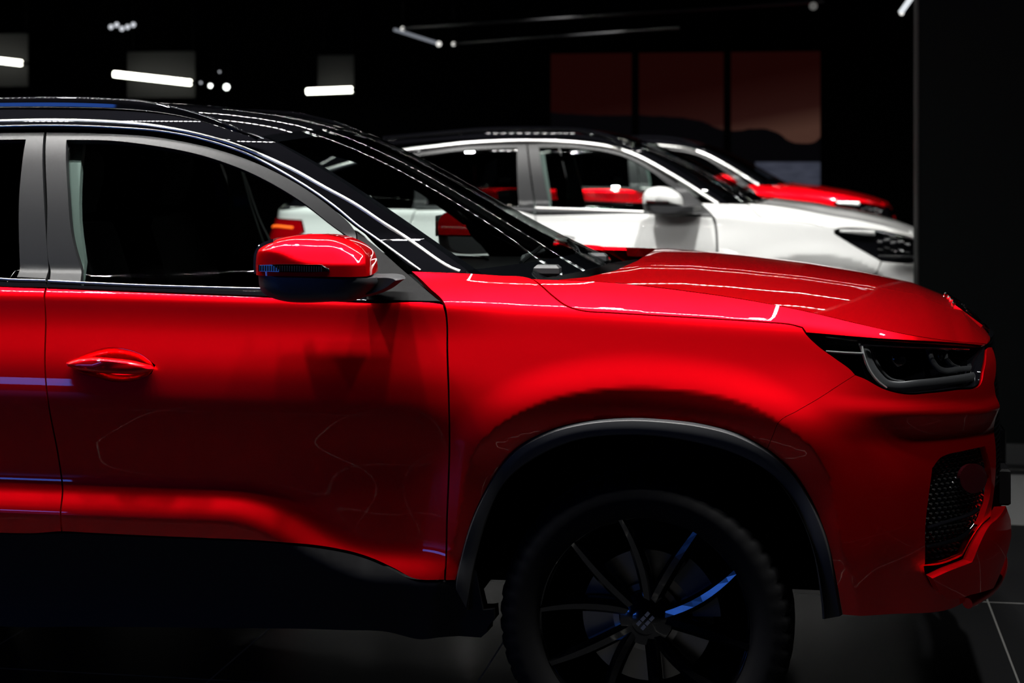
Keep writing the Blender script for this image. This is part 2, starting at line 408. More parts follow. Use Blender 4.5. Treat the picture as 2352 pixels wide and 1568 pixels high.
tt2 = mth('SUBTRACT', mth('MULTIPLY', tt, 1.4), mth('MULTIPLY', mth('SUBTRACT', U, pl.x+pw*.75), .25)); l.new(tt2, sky.inputs[0])
ism = mth('LESS_THAN', zr, hgt); iss = mth('MULTIPLY', mth('LESS_THAN', zr, snow), mth('GREATER_THAN', U, at(1735, 380, Y3).x))
no2 = n.new('ShaderNodeTexNoise'); no2.inputs['Scale'].default_value = 3.5; no2.inputs['Detail'].default_value = 4; mpn = n.new('ShaderNodeMapping'); mpn.inputs['Scale'].default_value = (1, 1, 4); l.new(tc.outputs['Object'], mpn.inputs[0]); l.new(mpn.outputs[0], no2.inputs[0])
sn = n.new('ShaderNodeMix'); sn.data_type = 'RGBA'; l.new(no2.outputs['Fac'], sn.inputs[0]); sn.inputs[6].default_value = (.02, .025, .05, 1); sn.inputs[7].default_value = (.22, .24, .33, 1)
a1 = n.new('ShaderNodeMix'); a1.data_type = 'RGBA'; l.new(ism, a1.inputs[0]); l.new(sky.outputs[0], a1.inputs[6]); a1.inputs[7].default_value = (.004, .0035, .005, 1)
a2 = n.new('ShaderNodeMix'); a2.data_type = 'RGBA'; l.new(iss, a2.inputs[0]); l.new(a1.outputs[2], a2.inputs[6]); l.new(sn.outputs[2], a2.inputs[7])
b.inputs['Base Color'].default_value = (0, 0, 0, 1); b.inputs['Roughness'].default_value = .8; b.inputs['Specular IOR Level'].default_value = .1
l.new(a2.outputs[2], b.inputs['Emission Color']); b.inputs['Emission Strength'].default_value = .3
mural = empty('mural_screen', (0, 0, 0)); tag(mural, 'backlit three-panel dusk landscape screen on the far black wall', 'screen')
cuts = [PW[0], 1460, 1671, PW[1]]; xs = [at(c, 200, Y3).x for c in cuts]
for i in range(3):
    x0, x1 = xs[i]+(.03 if i else 0), xs[i+1]-(.03 if i < 2 else 0)
    MB().box(((x0+x1)/2, Y3, (pzt+pzb)/2), (x1-x0, .05, pzt-pzb)).build('screen_panel', mp, mural, smooth=False)
for x in xs[1:3]: MB().box((x, Y3-.03, (pzt+pzb)/2), (.085, .06, pzt-pzb)).build('post', M['dark'], mural, smooth=False)
blk = mat('dim_grey_case', (.05, .05, .05), .6)
MB().box(((xs[0]+xs[3])/2, Y3+.06, (pzt+pzb)/2), (pw+.06, .06, pzt-pzb+.06)).build('frame', M['dark'], mural, smooth=False)
# legs down to the floor
for x in (xs[0]+.1, xs[3]-.1): MB().box((x, Y3+.06, pzb/2), (.1, .06, pzb)).build('leg', M['dark'], mural, smooth=False)

# tube lamps on grey backboards, far left
tube_m = emis('lamp_tube_glow', (1, 1, .86), 9)
board_m = mat('backboard', (.006, .0063, .0066), .8)
def tube_lamp(p0, p1, Y, top, label, botpx):
    a, c = at(*p0, Y), at(*p1, Y); o = empty('tube_lamp', (0, 0, 0)); tag(o, label, 'lamp', 'tube lamps on the far wall')
    MB().tube([a, c], .034, 10).build('lamp_tube', tube_m, o)
    t = at(p0[0], top, Y+.3); bz = at(p0[0], botpx, Y+.3)
    MB().box(((a.x+c.x)/2, Y+.3, (t.z+bz.z)/2), (abs(c.x-a.x)-.1, .04, t.z-bz.z)).build('backboard', board_m, o, smooth=False)
    for q in (a, c): MB().box((q.x, Y+.14, q.z), (.03, .3, .03)).build('bracket', M['dark'], o, smooth=False)
    for q in (a.x+.1, c.x-.1): MB().box((q, Y+.34, (HC+t.z)/2), (.012, .012, HC-t.z)).build('hanger', M['dark'], o, smooth=False)
tube_lamp((262, 170), (438, 190), 19.6, 120, 'long bright tube lamp on a grey board above the red car roof', 225)
tube_lamp((705, 210), (808, 206), 19.6, 128, 'short bright tube lamp between the nearest car roof and the screen', 216)
tube_lamp((-160, 120), (49, 145), 19.6, 80, 'bright tube lamp at the left frame edge', 200)
# spot lamps
glow = emis('spot_glow', (.95, 1, .95), 5); glow2 = emis('spot_glow_dim', (.85, .88, .95), .9)
def spot(px, py, Y, r, m, label, group, ln=.12):
    p = at(px, py, Y); o = empty('spot_lamp', (p.x, p.y, p.z)); tag(o, label, 'lamp', group)
    mb = MB(); V, Fs = revolve_y([(.0001, -.01), (r, -.01), (r*1.05, .0), (r*1.05, ln), (.0001, ln)], 16)
    mb.add([(x, z, -y) for x, y, z in V] and [(x, y, z) for x, y, z in V], Fs); mb.build('housing', M['dark'], o)
    V, Fs = revolve_y([(.0001, -.022), (r*.7, -.018), (r*.92, -.011)], 16); obj('bulb', V, Fs, m, o)
    MB().box((0, ln*.5, (HC-p.z)/2), (.02, .02, HC-p.z)).build('rod', M['dark'], o, smooth=False)
for k, (px, py) in enumerate([(256, 62), (269, 57), (281, 66), (294, 62), (307, 57)]):
    spot(px, py, 17.6, .028, glow2, 'small pale spot lamp in the upper left zigzag of five', 'small spot lamps in a zigzag cluster', .1)
spot(484, 197, 18.9, .024, glow, 'bright spot lamp right of the long tube lamp, nearer the tube', 'bright spots beside the tube lamp')
spot(521, 200, 18.9, .036, glow, 'larger bright spot lamp right of the long tube, farther from the tube', 'bright spots beside the tube lamp')
spot(462, 190, 18.9, .014, glow2, 'faint small spot just right of the long tube lamp end', None)
spot(505, 165, 18.9, .012, glow2, 'faintest small spot above the larger bright spot lamp', None)
# hanging rectangular light frames
def bar(mb, a, c, r): mb.tube([a, c], r, 6)
fr = empty('hanging_light_frame', (0, 0, 0)); tag(fr, 'thin black hanging light frame over the far cars with pale short end bar', 'light frame')
Ya, Yb = 17.1, 15.2
A, B_, C_, D_ = at(906, 68, Ya), at(1010, 101, Ya-.3), at(2090, 0, 11.7), at(2068, 30, 11.7)
MB().tube([at(925, 66, Ya), at(1890, 3, 12.6)], .014, 6).build('bar', mat('frame_bar', (.008, .008, .009), .5), fr)
MB().tube([at(1042, 101, Ya), at(1560, 64, 14.6)], .012, 6).build('bar', bpy.data.materials['frame_bar'], fr)
MB().tube([A, B_], .016, 6).build('end_bar', emis('end_glow', (.7, .75, .85), .28), fr)['label'] = 'pale glowing end bar'
MB().tube([D_, at(2098, -12, 11.7)], .02, 6).build('end_bar', emis('end_glow2', (.9, .95, 1), .9), fr)['label'] = 'bright glowing end bar'
for px, py, Y, s_ in ((925, 66, Ya, .022), (1008, 101, Ya-.3, .026), (1042, 101, Ya, .02), (1868, 14, 12.6, .03), (2071, 30, 11.7, .016)):
    p = at(px, py, Y); V, Fs = revolve_y([(.0001, -s_), (s_*.7, -s_*.7), (s_, 0), (s_*.7, s_*.7), (.0001, s_)], 14)
    obj('end_lamp', V, Fs, emis('end_lamp_glow', (.95, .93, .88), 1.1 if s_ < .03 else .10), fr, loc=p)
for px, py, Y in ((925, 66, Ya), (1042, 101, Ya), (1560, 64, 14.6), (1890, 3, 12.6)):
    p = at(px, py, Y); MB().tube([p, (p.x, p.y, HC)], .003, 4).build('suspension_wire', M['dark'], fr)

# ------------------------------------------------------------------ show lighting: LED strips under the ceiling, running along the cars
led = dotted('led_dots', (1, .985, .95), 170, .028, .5, .25)
def led_strip(x0, x1, y, z, label, w_=.02, m=None, rail_w=.07):
    o = empty('led_strip_light', ((x0+x1)/2, y, z)); tag(o, label, 'light', 'long ceiling LED strips'); L = x1-x0
    MB().box((0, 0, .02), (L+.04, rail_w, .035)).build('rail', M['dark'], o, smooth=False)
    obj('led_line', [(-L/2, -w_/2, 0), (L/2, -w_/2, 0), (L/2, w_/2, 0), (-L/2, w_/2, 0)], [(3, 2, 1, 0)], m or led, o, smooth=False)
    mb = MB()
    for q in (-L/2+.3, L/2-.3): mb.tube([(q, 0, .03), (q, 0, HC-z)], .004, 5)
    mb.build('hanger', M['dark'], o)
#@LIGHTS
def led_loop(x0, x1, ya, yb, z, label, w_, strength, period=.024, duty=.5):
    o = empty('led_loop_light', ((x0+x1)/2, (ya+yb)/2, z)); tag(o, label, 'light'); Lx, Ly = (x1-x0)/2, (yb-ya)/2
    m = dotted('led_dots', (1, .985, .95), strength, period, duty, .02)
    for sy in (-1, 1):
        MB().box((0, sy*Ly, .02), (2*Lx+.06, .06, .035)).build('rail', M['dark'], o, smooth=False)
        obj('led_line', [(-Lx, sy*Ly-w_/2, 0), (Lx, sy*Ly-w_/2, 0), (Lx, sy*Ly+w_/2, 0), (-Lx, sy*Ly+w_/2, 0)], [(3, 2, 1, 0)], m, o, smooth=False)
    for sx_ in (-1, 1):
        MB().box((sx_*Lx, 0, .02), (.06, 2*Ly, .035)).build('end_rail', M['dark'], o, smooth=False)
        MB().tube([(sx_*(Lx-.2), -Ly, .03), (sx_*(Lx-.2), -Ly, HC-z)], .004, 5).build('hanger', M['dark'], o)
        MB().tube([(sx_*(Lx-.2), Ly, .03), (sx_*(Lx-.2), Ly, HC-z)], .004, 5).build('hanger', M['dark'], o)
    m3 = dotted('led_end', (1, .985, .95), strength, period, duty, .15); m3.node_tree.nodes['Separate XYZ']
    obj('led_end_line', [(Lx-w_/2, -Ly, 0), (Lx+w_/2, -Ly, 0), (Lx+w_/2, Ly, 0), (Lx-w_/2, Ly, 0)], [(3, 2, 1, 0)], emis('led_end_glow', (1, .985, .95), strength*.5), o, smooth=False)
led_loop(-5.6, .15, YN-.26, YN+.75, 3.15, 'long rectangular LED loop hanging over the nearest red car', .018, 440)
led_loop(-5.2, 3.4, Y2N-.7, Y2N+.9, 3.1, 'long rectangular LED loop hanging over the white car', .014, 150, .06)
led_loop(-5.2, 4.0, 15.2, 16.9, 3.1, 'long rectangular LED loop hanging over the farthest red car', .014, 60, .06)
def track_spots(x0, x1, num, y, z, ty, tz, power, what, cone=70, r=.05):
    tr = empty('spot_track', ((x0+x1)/2, y, z+.1)); tag(tr, 'black spot lamp track hung above '+what, 'track light')
    MB().box((0, 0, 0), (x1-x0+.4, .035, .03)).build('track_rail', M['dark'], tr, smooth=False)
    for q in (-1, 1): MB().tube([(q*(x1-x0)/2, 0, .015), (q*(x1-x0)/2, 0, HC-z-.1)], .004, 5).build('hanger', M['dark'], tr)
    for x in np.linspace(x0, x1, num):
        o = empty('spot_head', (x-(x0+x1)/2, 0, -.08), parent=tr); dv = Vector((0, ty-y, tz-z)); o.rotation_euler = dv.to_track_quat('-Z', 'Y').to_euler()
        V, Fs = revolve_y([(.0001, .14), (r*1.2, .13), (r*1.25, .012), (r*1.1, .012), (r*1.1, .03)], 20); obj('lamp_can', [(a, -c, b_) for a, b_, c in V], Fs, M['dark'], o)
        l_ = bpy.data.lights.new('spot', 'SPOT'); l_.energy = power; l_.spot_size = math.radians(cone); l_.spot_blend = .8; l_.shadow_soft_size = r; l_.color = (1, .985, .95)
        lo_ = bpy.data.objects.new('lamp', l_); col.objects.link(lo_); lo_.parent = o; lo_.location = (0, 0, .0)
track_spots(-4.2, .8, 8, YN-.19, 3.35, YN+.1, .9, 165, 'the near side of the nearest red car', 80)
track_spots(-3.6, .5, 5, Y2N-.95, 3.35, Y2N+.3, 1.0, 250, 'the near side of the white car', 58)
track_spots(-3.6, .9, 4, 14.9, 3.35, 16.1, 1.0, 420, 'the near side of the farthest red car')
# blue video screen standing behind the viewer, to the left
scr = empty('video_screen', (-7.6, -2.6, 0)); tag(scr, 'blue lit video screen standing behind the viewer', 'screen')
MB().box((0, 0, .80), (5.3, .06, .70)).build('display', emis('screen_blue', (.05, .21, 1.0), 5.5), scr, smooth=False)
MB().box((0, -.06, .80), (5.4, .06, .80)).build('bezel', M['dark'], scr, smooth=False)
for q in (-1, 1): MB().box((q*2, -.06, .2), (.1, .06, .4)).build('leg', M['dark'], scr, smooth=False)
# ================================================================== THE NEAREST CAR
W0 = at(1477, 1440, YN+.02); XW = W0.x; HW = .947; YC = YN+HW; ZW = W0.z
plan = [(-3.84, 0), (-3.83, .35), (-3.78, .62), (-3.66, .78), (-3.4, .88), (-2.9, .93), (-2.2, .944), (-1.2, .947), (-.3, .946), (.1, .942), (.35, .930), (.52, .905), (.66, .865), (.76, .80), (.84, .70), (.89, .56), (.925, .35), (.94, 0)]
door = [(.30, 4), (.50, -18), (.556, -18), (.582, -14), (.597, 6), (.612, 26), (.642, 30), (.664, 12), (.69, -4), (.72, -8), (.78, -10), (.86, -8), (.90, -4), (.915, 1), (.945, 5), (.985, 17), (1.02, 21), (1.06, 20), (1.10, 10), (1.125, 5), (1.142, 5), (1.149, 18), (1.157, 43), (1.168, 50), (1.207, 56), (1.215, 13), (1.35, 17), (1.5, 26), (1.56, 35), (1.60, 46), (1.63, 58), (1.66, 70), (1.75, 75)]
fend = [(.2, 0), (.4, 0), (.6, -2), (.8, -3), (.86, 4), (.92, 16), (.97, 19), (1.06, 19), (1.11, 17), (1.13, 19), (1.142, 24), (1.153, 39), (1.163, 46), (1.19, 50), (1.21, 55), (1.225, 54), (1.24, 14), (1.35, 17), (1.5, 26), (1.56, 35), (1.60, 46), (1.63, 58), (1.66, 70), (1.75, 75)]
bump = [(.2, -35), (.38, -26), (.45, -18), (.6, -17), (.69, -12), (.76, 9), (.82, 8), (.86, -6), (.925, -16), (.945, 14), (.975, 16), (.99, 4), (1.05, 6), (1.10, 14), (1.13, 26), (1.155, 44), (1.25, 55), (1.7, 60)]
def pull(S_, Z):
    # cabin narrows towards the windscreen base; nose leans back above the lamps
    return -.10*sstep(S_, -1.5, -.5)*sstep(Z, 1.19, 1.32)*(1-sstep(S_, -.3, 0))
sf = Surf(plan, door, fend, bump, (XW, YC, 0), [(-3.5, 1.165), (-1.5, 1.157), (-.9, 1.150), (-.45, 1.145), (-.2, 1.137), (.1, 1.122), (.4, 1.105), (.7, 1.07), (.9, 1.03)], (-.62, -.32, .38, .70), pull=pull)
archO = [(1047, 1345), (1049, 1322), (1082, 1199), (1127, 1105), (1184, 1032), (1265, 987), (1347, 967), (1449, 959), (1531, 963), (1612, 973), (1694, 995), (1775, 1040), (1829, 1093), (1869, 1159), (1898, 1232), (1918, 1318), (1935, 1411)]
archI = [(1075, 1400), (1082, 1338), (1122, 1183), (1163, 1105), (1229, 1052), (1327, 1010), (1449, 998), (1571, 1010), (1694, 1044), (1775, 1093), (1824, 1159), (1865, 1257), (1886, 1379), (1889, 1420)]
aq = catmull(sf.outline(archO), .03, closed=False)
sf.arch = np.vstack([aq, [[aq[-1][0]+.005, .2]]]); sf.arch = np.vstack([[[aq[0][0]-.01, .2]], sf.arch]); sf.archpoly = np.vstack([sf.arch, [[sf.arch[-1][0], .05], [sf.arch[0][0], .05]]])
car = empty('car', (XW, YC, 0)); tag(car, 'nearest red SUV with gloss black roof, cropped by the left frame edge', 'car')
CAR = car
def body_pair(name, outline, m, parent=CAR, far=True, **k):
    pre = sf.outline(outline, k.get('inset', 0)); o = panel(name, sf, None, m, parent, pre=pre, **k)
    if far:
        k2 = dict(k); k2['sp'] = max(k.get('sp', .016)*2, .035); k2['side'] = 1; k2.pop('label', None)
        panel(name, sf, None, m, parent, pre=pre, **k2)
    return o
L = lambda s_, z: (s_, z, 0)
gapBC = [(103, 700), (104, 780), (105, 872), (115, 949), (130, 1025), (142, 1102), (143, 1140), (139, 1178), (142, 1221)]
beltF = [(1011, 696), (842, 694), (600, 681), (300, 669), (107, 661)]
handle_cup = [(156, 838), (180, 820), (230, 801), (255, 797), (320, 810), (357, 838), (348, 858), (310, 874), (264, 877), (218, 866), (180, 855)]
hc = catmull(sf.outline(handle_cup), .01)
cc = hc.mean(0)
def cup(Q):
    return -.030*sstep(polydist(Q, hc)*np.where(inpoly(Q, hc), 1, 0), 0, .030)
fd = empty_door = body_pair('front_door', [(107, 661)]+gapBC+[(293, 1229), (479, 1237), (691, 1250), (798, 1266), (851, 1282), (904, 1306), (952, 1330), (1022, 1332), (1026, 1200), (1030, 1100), (1032, 1000), (1030, 900), (1027, 800), (1024, 720), (1019, 699)]+beltF[:-1], M['red'], gap=.0022, sp=.013, holes=[shrink(hc, .0)])
panel('handle_recess', sf, None, M['red'], fd, pre=hc[::3], sp=.004, thick=0, bulge=cup)
panel('handle_recess', sf, None, M['red'], bpy.data.objects['front_door.001'], pre=hc[::3], sp=.012, thick=0, bulge=cup, side=1)
rd_ = body_pair('rear_door', [L(-2.30, 1.2), L(-2.40, 1.05), L(-2.42, .95), L(-2.33, .72), L(-2.30, .56), (60, 1226)]+gapBC[::-1]+[(105, 661), (0, 657)], M['red'], gap=.0022, far=True)
body_pair('quarter_panel', [L(-2.30, 1.205), L(-2.40, 1.05), L(-2.42, .95), L(-2.40, .82), L(-2.55, .84), L(-2.7, .845), L(-2.95, .845), L(-3.15, .80), L(-3.3, .62), L(-3.33, .5), L(-3.9, .5), L(-4.2, .6), L(-4.25, .95), L(-4.2, 1.25), L(-3.3, 1.24)], M['red'], gap=.002, sp=.04)
body_pair('tail_panel', [L(-4.2, 1.255), L(-4.27, .95), L(-4.25, .6), L(-4.3, .42), L(-4.85, .42), L(-4.86, 1.26)], M['red'], sp=.05)
hoodcut = [(1842, 753), (1815, 746), (1760, 741), (1640, 733), (1500, 725), (1400, 719), (1335, 714), (1300, 703), (1268, 680), (1240, 655), (1220, 640)]
lampO = [(1849, 769), (1925, 775), (2000, 780), (2080, 785), (2140, 788), (2215, 792), (2264, 796), (2262, 820), (2256, 850), (2248, 882), (2200, 891), (2140, 899), (2080, 902), (2030, 890), (1980, 864), (1920, 822), (1880, 795)]
fender = body_pair('fender', [(946, 623), (1060, 627), (1140, 632), (1220, 640)]+hoodcut[::-1][1:]+[(1852, 768), (1880, 795), (1920, 824), (1955, 850), (1964, 861), (1920, 889), (1880, 915), (1830, 944), (1790, 968), (1776, 998), (1762, 1031), (1694, 995), (1612, 973), (1531, 963), (1449, 959), (1347, 967), (1265, 987), (1184, 1032), (1127, 1105), (1082, 1199), (1049, 1322), (1046, 1332), (1024, 1332), (1028, 1200), (1032, 1100), (1034, 1000), (1032, 900), (1029, 800), (1026, 720), (1021, 697), (985, 660)], M['red'], gap=.0006, sp=.012)
vent = [(2141, 1075), (2160, 1051), (2213, 1035), (2262, 1024), (2276, 1080), (2275, 1130), (2262, 1180), (2252, 1202), (2231, 1233), (2210, 1272), (2160, 1291), (2124, 1296), (2125, 1216), (2132, 1146)]
bo = [(1762, 1031), (1776, 998), (1790, 968), (1830, 944), (1880, 915), (1920, 889), (1964, 861), (1985, 869), (2030, 893), (2080, 905), (2140, 902), (2200, 895), (2250, 885), (2260, 850), (2267, 800), (2278, 797), (2283, 880), (2284, 1000), (2286, 1100), (2275, 1185), (2252, 1207), (2231, 1238), (2210, 1277), (2160, 1296), (2122, 1300), (2124, 1312), (2143, 1348), (2157, 1356), (2245, 1335), (2230, 1372), (2180, 1399), (2050, 1410), (1935, 1411), (1918, 1318), (1898, 1232), (1869, 1159), (1829, 1093), (1775, 1040)]
bumper = body_pair('front_bumper', bo, M['red'], gap=.0006, holes=[sf.outline(vent)], sp=.012)
# red lower corner lip and rounded splitter
lip = [(2124, 1312), (2160, 1297), (2210, 1279), (2232, 1240), (2255, 1205), (2275, 1188), (2296, 1160), (2301, 1191), (2297, 1225), (2280, 1268), (2245, 1332), (2200, 1345), (2157, 1354), (2143, 1347)]
def lipbulge(Q): return .004+.042*np.clip(1-(Q[:, 1]-.45)/.25, 0, 1)
body_pair('bumper_lip', lip, M['red'], far=True, sp=.012, bulge=lipbulge, thick=.03)
# vent mesh: honeycomb of gloss black drops on a dark back plate
vp = sf.outline(vent)
body_pair('bumper_vent', vent, M['gloss'], inset=.03, gap=-.01, sp=.02, thick=.0)
pv = catmull(vp, .01); mb = MB(); mn_, mx_ = pv.min(0), pv.max(0); r_ = 0
z = mx_[1]
while z > mn_[1]:
    s_ = mn_[0]+(.009 if r_ % 2 else 0)
    while s_ < mx_[0]:
        Q = np.array([[s_, z]])
        if inpoly(Q, pv)[0] and polydist(Q, pv)[0] > .006:
            c = sf.pts(Q[:, 0], Q[:, 1], .024)[0]; N = sf.nrm(Q[:, 0], Q[:, 1])[0]; t = np.cross([0, 0, 1], N); t /= np.linalg.norm(t); u = np.cross(N, t)
            V = [c+N*.012]; 
            for k in range(8):
                a = k*math.pi/4; V.append(c+t*.0095*math.cos(a)+u*.006*math.sin(a)+N*.006*(k % 4 > 0))
            mb.add(V, [(0, 1+k, 1+(k+1) % 8) for k in range(8)])
        s_ += .018
    z -= .0115; r_ += 1
mb.build('vent_mesh', M['mesh'], CAR)
for bend in ([(2129, 1213), (2180, 1198), (2232, 1180), (2246, 1170)], [(2126, 1256), (2170, 1247), (2215, 1229), (2236, 1205)]):
    P, N, q = path3(sf, bend, .015, .004); strip('vent_blade', P, N, .010, .006, M['gloss'], CAR)
cov = mat('fog_cover_maroon', (.05, .004, .008), .25, 0, 1)
body_pair('fog_lamp_cover', [(2233+34*math.cos(a)*.9, 1098+34*math.sin(a)) for a in np.linspace(0, 2*math.pi, 20, endpoint=False)], cov, inset=.008, sp=.012, thick=.01, bulge=lambda Q: .004*np.ones(len(Q)))
# splitter: a rounded tube across the whole chin
sp_path = []
for k in np.linspace(-1, 1, 41):
    y = k*.60; x = .925-.16*abs(k)**2.2*1.0; zz = .625-.13*abs(k)**2.4
    sp_path.append((x, y, zz))
ch = at(2290, 1262, YC-.35); cl = at(2222, 1390, YC-.72)
sp_path = []
pp = [Vector((.915, 0, .60)), Vector((ch.x-XW+.0, -.35, ch.z)), Vector((at(2296, 1300, YC-.48).x-XW, -.48, at(2296, 1300, YC-.48).z)), Vector((at(2276, 1345, YC-.60).x-XW, -.60, at(2276, 1345, YC-.60).z)), Vector((at(2222, 1385, YC-.72).x-XW, -.72, at(2222, 1385, YC-.72).z))]
half = catmull([tuple(p) for p in pp], .03, closed=False, corner=90)
full = [(x, -y, z) for x, y, z in half[::-1][:-1]]+[tuple(p) for p in half]
MB().tube(full, [.014+.010*math.sin(math.pi*i/(len(full)-1))**.5 for i in range(len(full))], 12).build('front_splitter', M['red'], CAR)
# hood: side strips plus the domed top, one part
crest_px = [(1220, 640), (1386, 647), (1538, 663), (1690, 684), (1812, 706), (1935, 734), (2033, 757), (2110, 772), (2190, 783), (2240, 787), (2266, 789)]
crest = catmull(sf.outline(crest_px), .015, closed=False); cs, cz = crest[:, 0], crest[:, 1]
cz = np.interp(cs, cs, cz)
hoodedge = [(1852, 764), (1925, 770), (2000, 776), (2080, 781), (2140, 784), (2215, 789), (2264, 791)]
hs_o = [(1223, 640)]+[(x+2, y-1) for x, y in hoodcut[::-1][1:]]+hoodedge
hp = sf.outline(hs_o); hp = [np.array(p) for p in hp]+[np.array(q) for q in crest[::-1][::4]]
# crest continues round the nose to the centre line
tail_s = np.linspace(cs[-1], sf.smax-.002, 20)[1:]; zc_ = np.concatenate([cz, cz[-1]-.0*np.linspace(0, 1, 19)]); sc_ = np.concatenate([cs, tail_s])
hood = panel('hood', sf, None, M['red'], CAR, pre=[np.array(p) for p in sf.outline([(1222, 640)])]+sf.outline([(x+1.5, y-1.5) for x, y in hoodcut[::-1][1:]])+sf.outline(hoodedge)+[np.array([a, b_]) for a, b_ in zip(sc_[::-1][::5], zc_[::-1][::5])], sp=.012, thick=.012, gap=.0012)
panel('hood', sf, None, M['red'], CAR, pre=[np.array(p) for p in sf.outline([(1222, 640)])]+sf.outline([(x+1.5, y-1.5) for x, y in hoodcut[::-1][1:]])+sf.outline(hoodedge)+[np.array([a, b_]) for a, b_ in zip(sc_[::-1][::5], zc_[::-1][::5])], sp=.03, thick=.012, side=1)
CR = sf.pts(sc_, zc_)
# centre line height of the hood from the silhouette in the photo
sil = [(1400, 589), (1500, 585), (1600, 590), (1700, 599), (1850, 616), (2000, 639), (2110, 662), (2200, 697), (2245, 735), (2272, 765)]
YS = [.05, .05, .05, .05, .05, .05, .05, .05, .04, .02]
sx_ = [at(px, py, YC-q).x-XW for (px, py), q in zip(sil, YS)]; sz_ = [at(px, py, YC-q).z for (px, py), q in zip(sil, YS)]
sx_ = [-.6]+sx_+[CR[-1][0]]; sz_ = [sz_[0]]+sz_+[CR[-1][2]]
def hood_rows(nt=61):
    R = []; T = np.sin(np.linspace(-1, 1, nt)*math.pi/2*.92)/math.sin(math.pi/2*.92)
    for i, c in enumerate(CR):
        zm = np.interp(c[0], sx_, sz_); row = []
        k = float(sstep(np.array(c[0]), .35, .8))
        for t in T:
            a = abs(t); b1 = 1-a**2.4
            b2 = (1-a**2.2); Bv = b1*(1-k)+b2*k
            # rear edge of the hood sweeps forward at the sides
            row.append((c[0], -c[1]*-1*t if False else c[1]*-t if False else -abs(c[1])*(-t), c[2]+(zm-c[2])*Bv))
        R.append(row)
    return R
R = hood_rows()
# sweep the rear rows to follow the curved cowl line
rear = []
V = [p for r in R for p in r]; nt = len(R[0]); Fs = []
def cowl_x(y):   # hood rear edge, x as a function of |y|
    a = abs(y); return np.interp(a, [0, .3, .55, .70, .78, .84], [-.075, -.08, -.11, -.165, -.235, -.33])
V2 = []
for i, r in enumerate(R):
    for j, p in enumerate(r):
        cx = cowl_x(p[1]); x0 = CR[0][0]; x = p[0]
        if x < .4 and cx > x0: x = cx+(x-x0)*(.4-cx)/(.4-x0)
        zm = p[2]
        V2.append((x, p[1], zm))
# re-evaluate heights after the shift
def hood_h(x, y):
    i = np.clip(np.interp(x, CR[:, 0], np.arange(len(CR))), 0, len(CR)-1); i0 = int(i); i1 = min(i0+1, len(CR)-1); f = i-i0
    c = CR[i0]*(1-f)+CR[i1]*f; a = min(abs(y)/max(abs(c[1]), 1e-4), 1); zm = np.interp(x, sx_, sz_); k = float(sstep(np.array(x), .35, .8))
    b1 = 1-a**2.4
    # bulge rises from the cowl edge
    return c[2]+(zm-c[2])*(b1*(1-k)+(1-a**2.2)*k)
V3 = [(x, y, hood_h(x, y) if x < .4 else z) for x, y, z in V2]
for i in range(len(R)-1):
    for j in range(nt-1): Fs.append((i*nt+j, (i+1)*nt+j, (i+1)*nt+j+1, i*nt+j+1))
ht = obj('hood_top', V3, Fs, M['red'], hood); ht.data.set_sharp_from_angle(angle=math.radians(60))
# rear lip of hood turned down
Vl = []; 
for j in range(nt): p = V3[j]; Vl += [p, (p[0]+.012, p[1], p[2]-.03)]
obj('hood_rear_lip', Vl, [(2*j, 2*j+1, 2*j+3, 2*j+2) for j in range(nt-1)], M['red'], hood)
# front edge skirt of hood
# ------------------------------------------------------------------ cowl, inner body shell
cw = MB(); rows = []
for k, y in enumerate(np.linspace(-.76, .76, 33)):
    cx = cowl_x(y); rows.append([(cx+.03, y, 1.165), (cx-.06, y, 1.150), (cx-.16, y, 1.155), (cx-.34-.1*(1-abs(y)/.84), y, 1.17), (cx-.55, y, 1.172)])
grid('cowl', rows, M['inner'], CAR)
shell = [L(-4.2, .56), L(-4.2, 1.2), L(-2.3, 1.195), (0, 665), (300, 672), (600, 684), (1000, 700), (1045, 640), (1200, 652), (1300, 712), (1500, 735), (1830, 760), (1960, 860), (1790, 960), (1650, 965), (1449, 940), (1265, 965), (1150, 1030), (1060, 1140), (1030, 1250), (1028, 1325), (950, 1322), (850, 1275), (500, 1230), (100, 1210)]
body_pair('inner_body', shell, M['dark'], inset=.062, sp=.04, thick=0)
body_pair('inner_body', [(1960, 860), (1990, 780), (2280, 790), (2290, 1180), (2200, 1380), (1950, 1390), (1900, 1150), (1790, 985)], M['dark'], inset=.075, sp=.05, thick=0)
MB().box((-1.45, 0, .44), (4.4, 1.3, .04)).build('underbody', M['dark'], CAR, smooth=False)
MB().box((.42, 0, .40), (.7, 1.1, .04)).build('undertray', M['dark'], CAR, smooth=False)
# engine bay bulkheads keep light out
MB().box((-.42, 0, .80), (.04, 1.6, .72)).build('bulkhead', M['dark'], CAR, smooth=False)
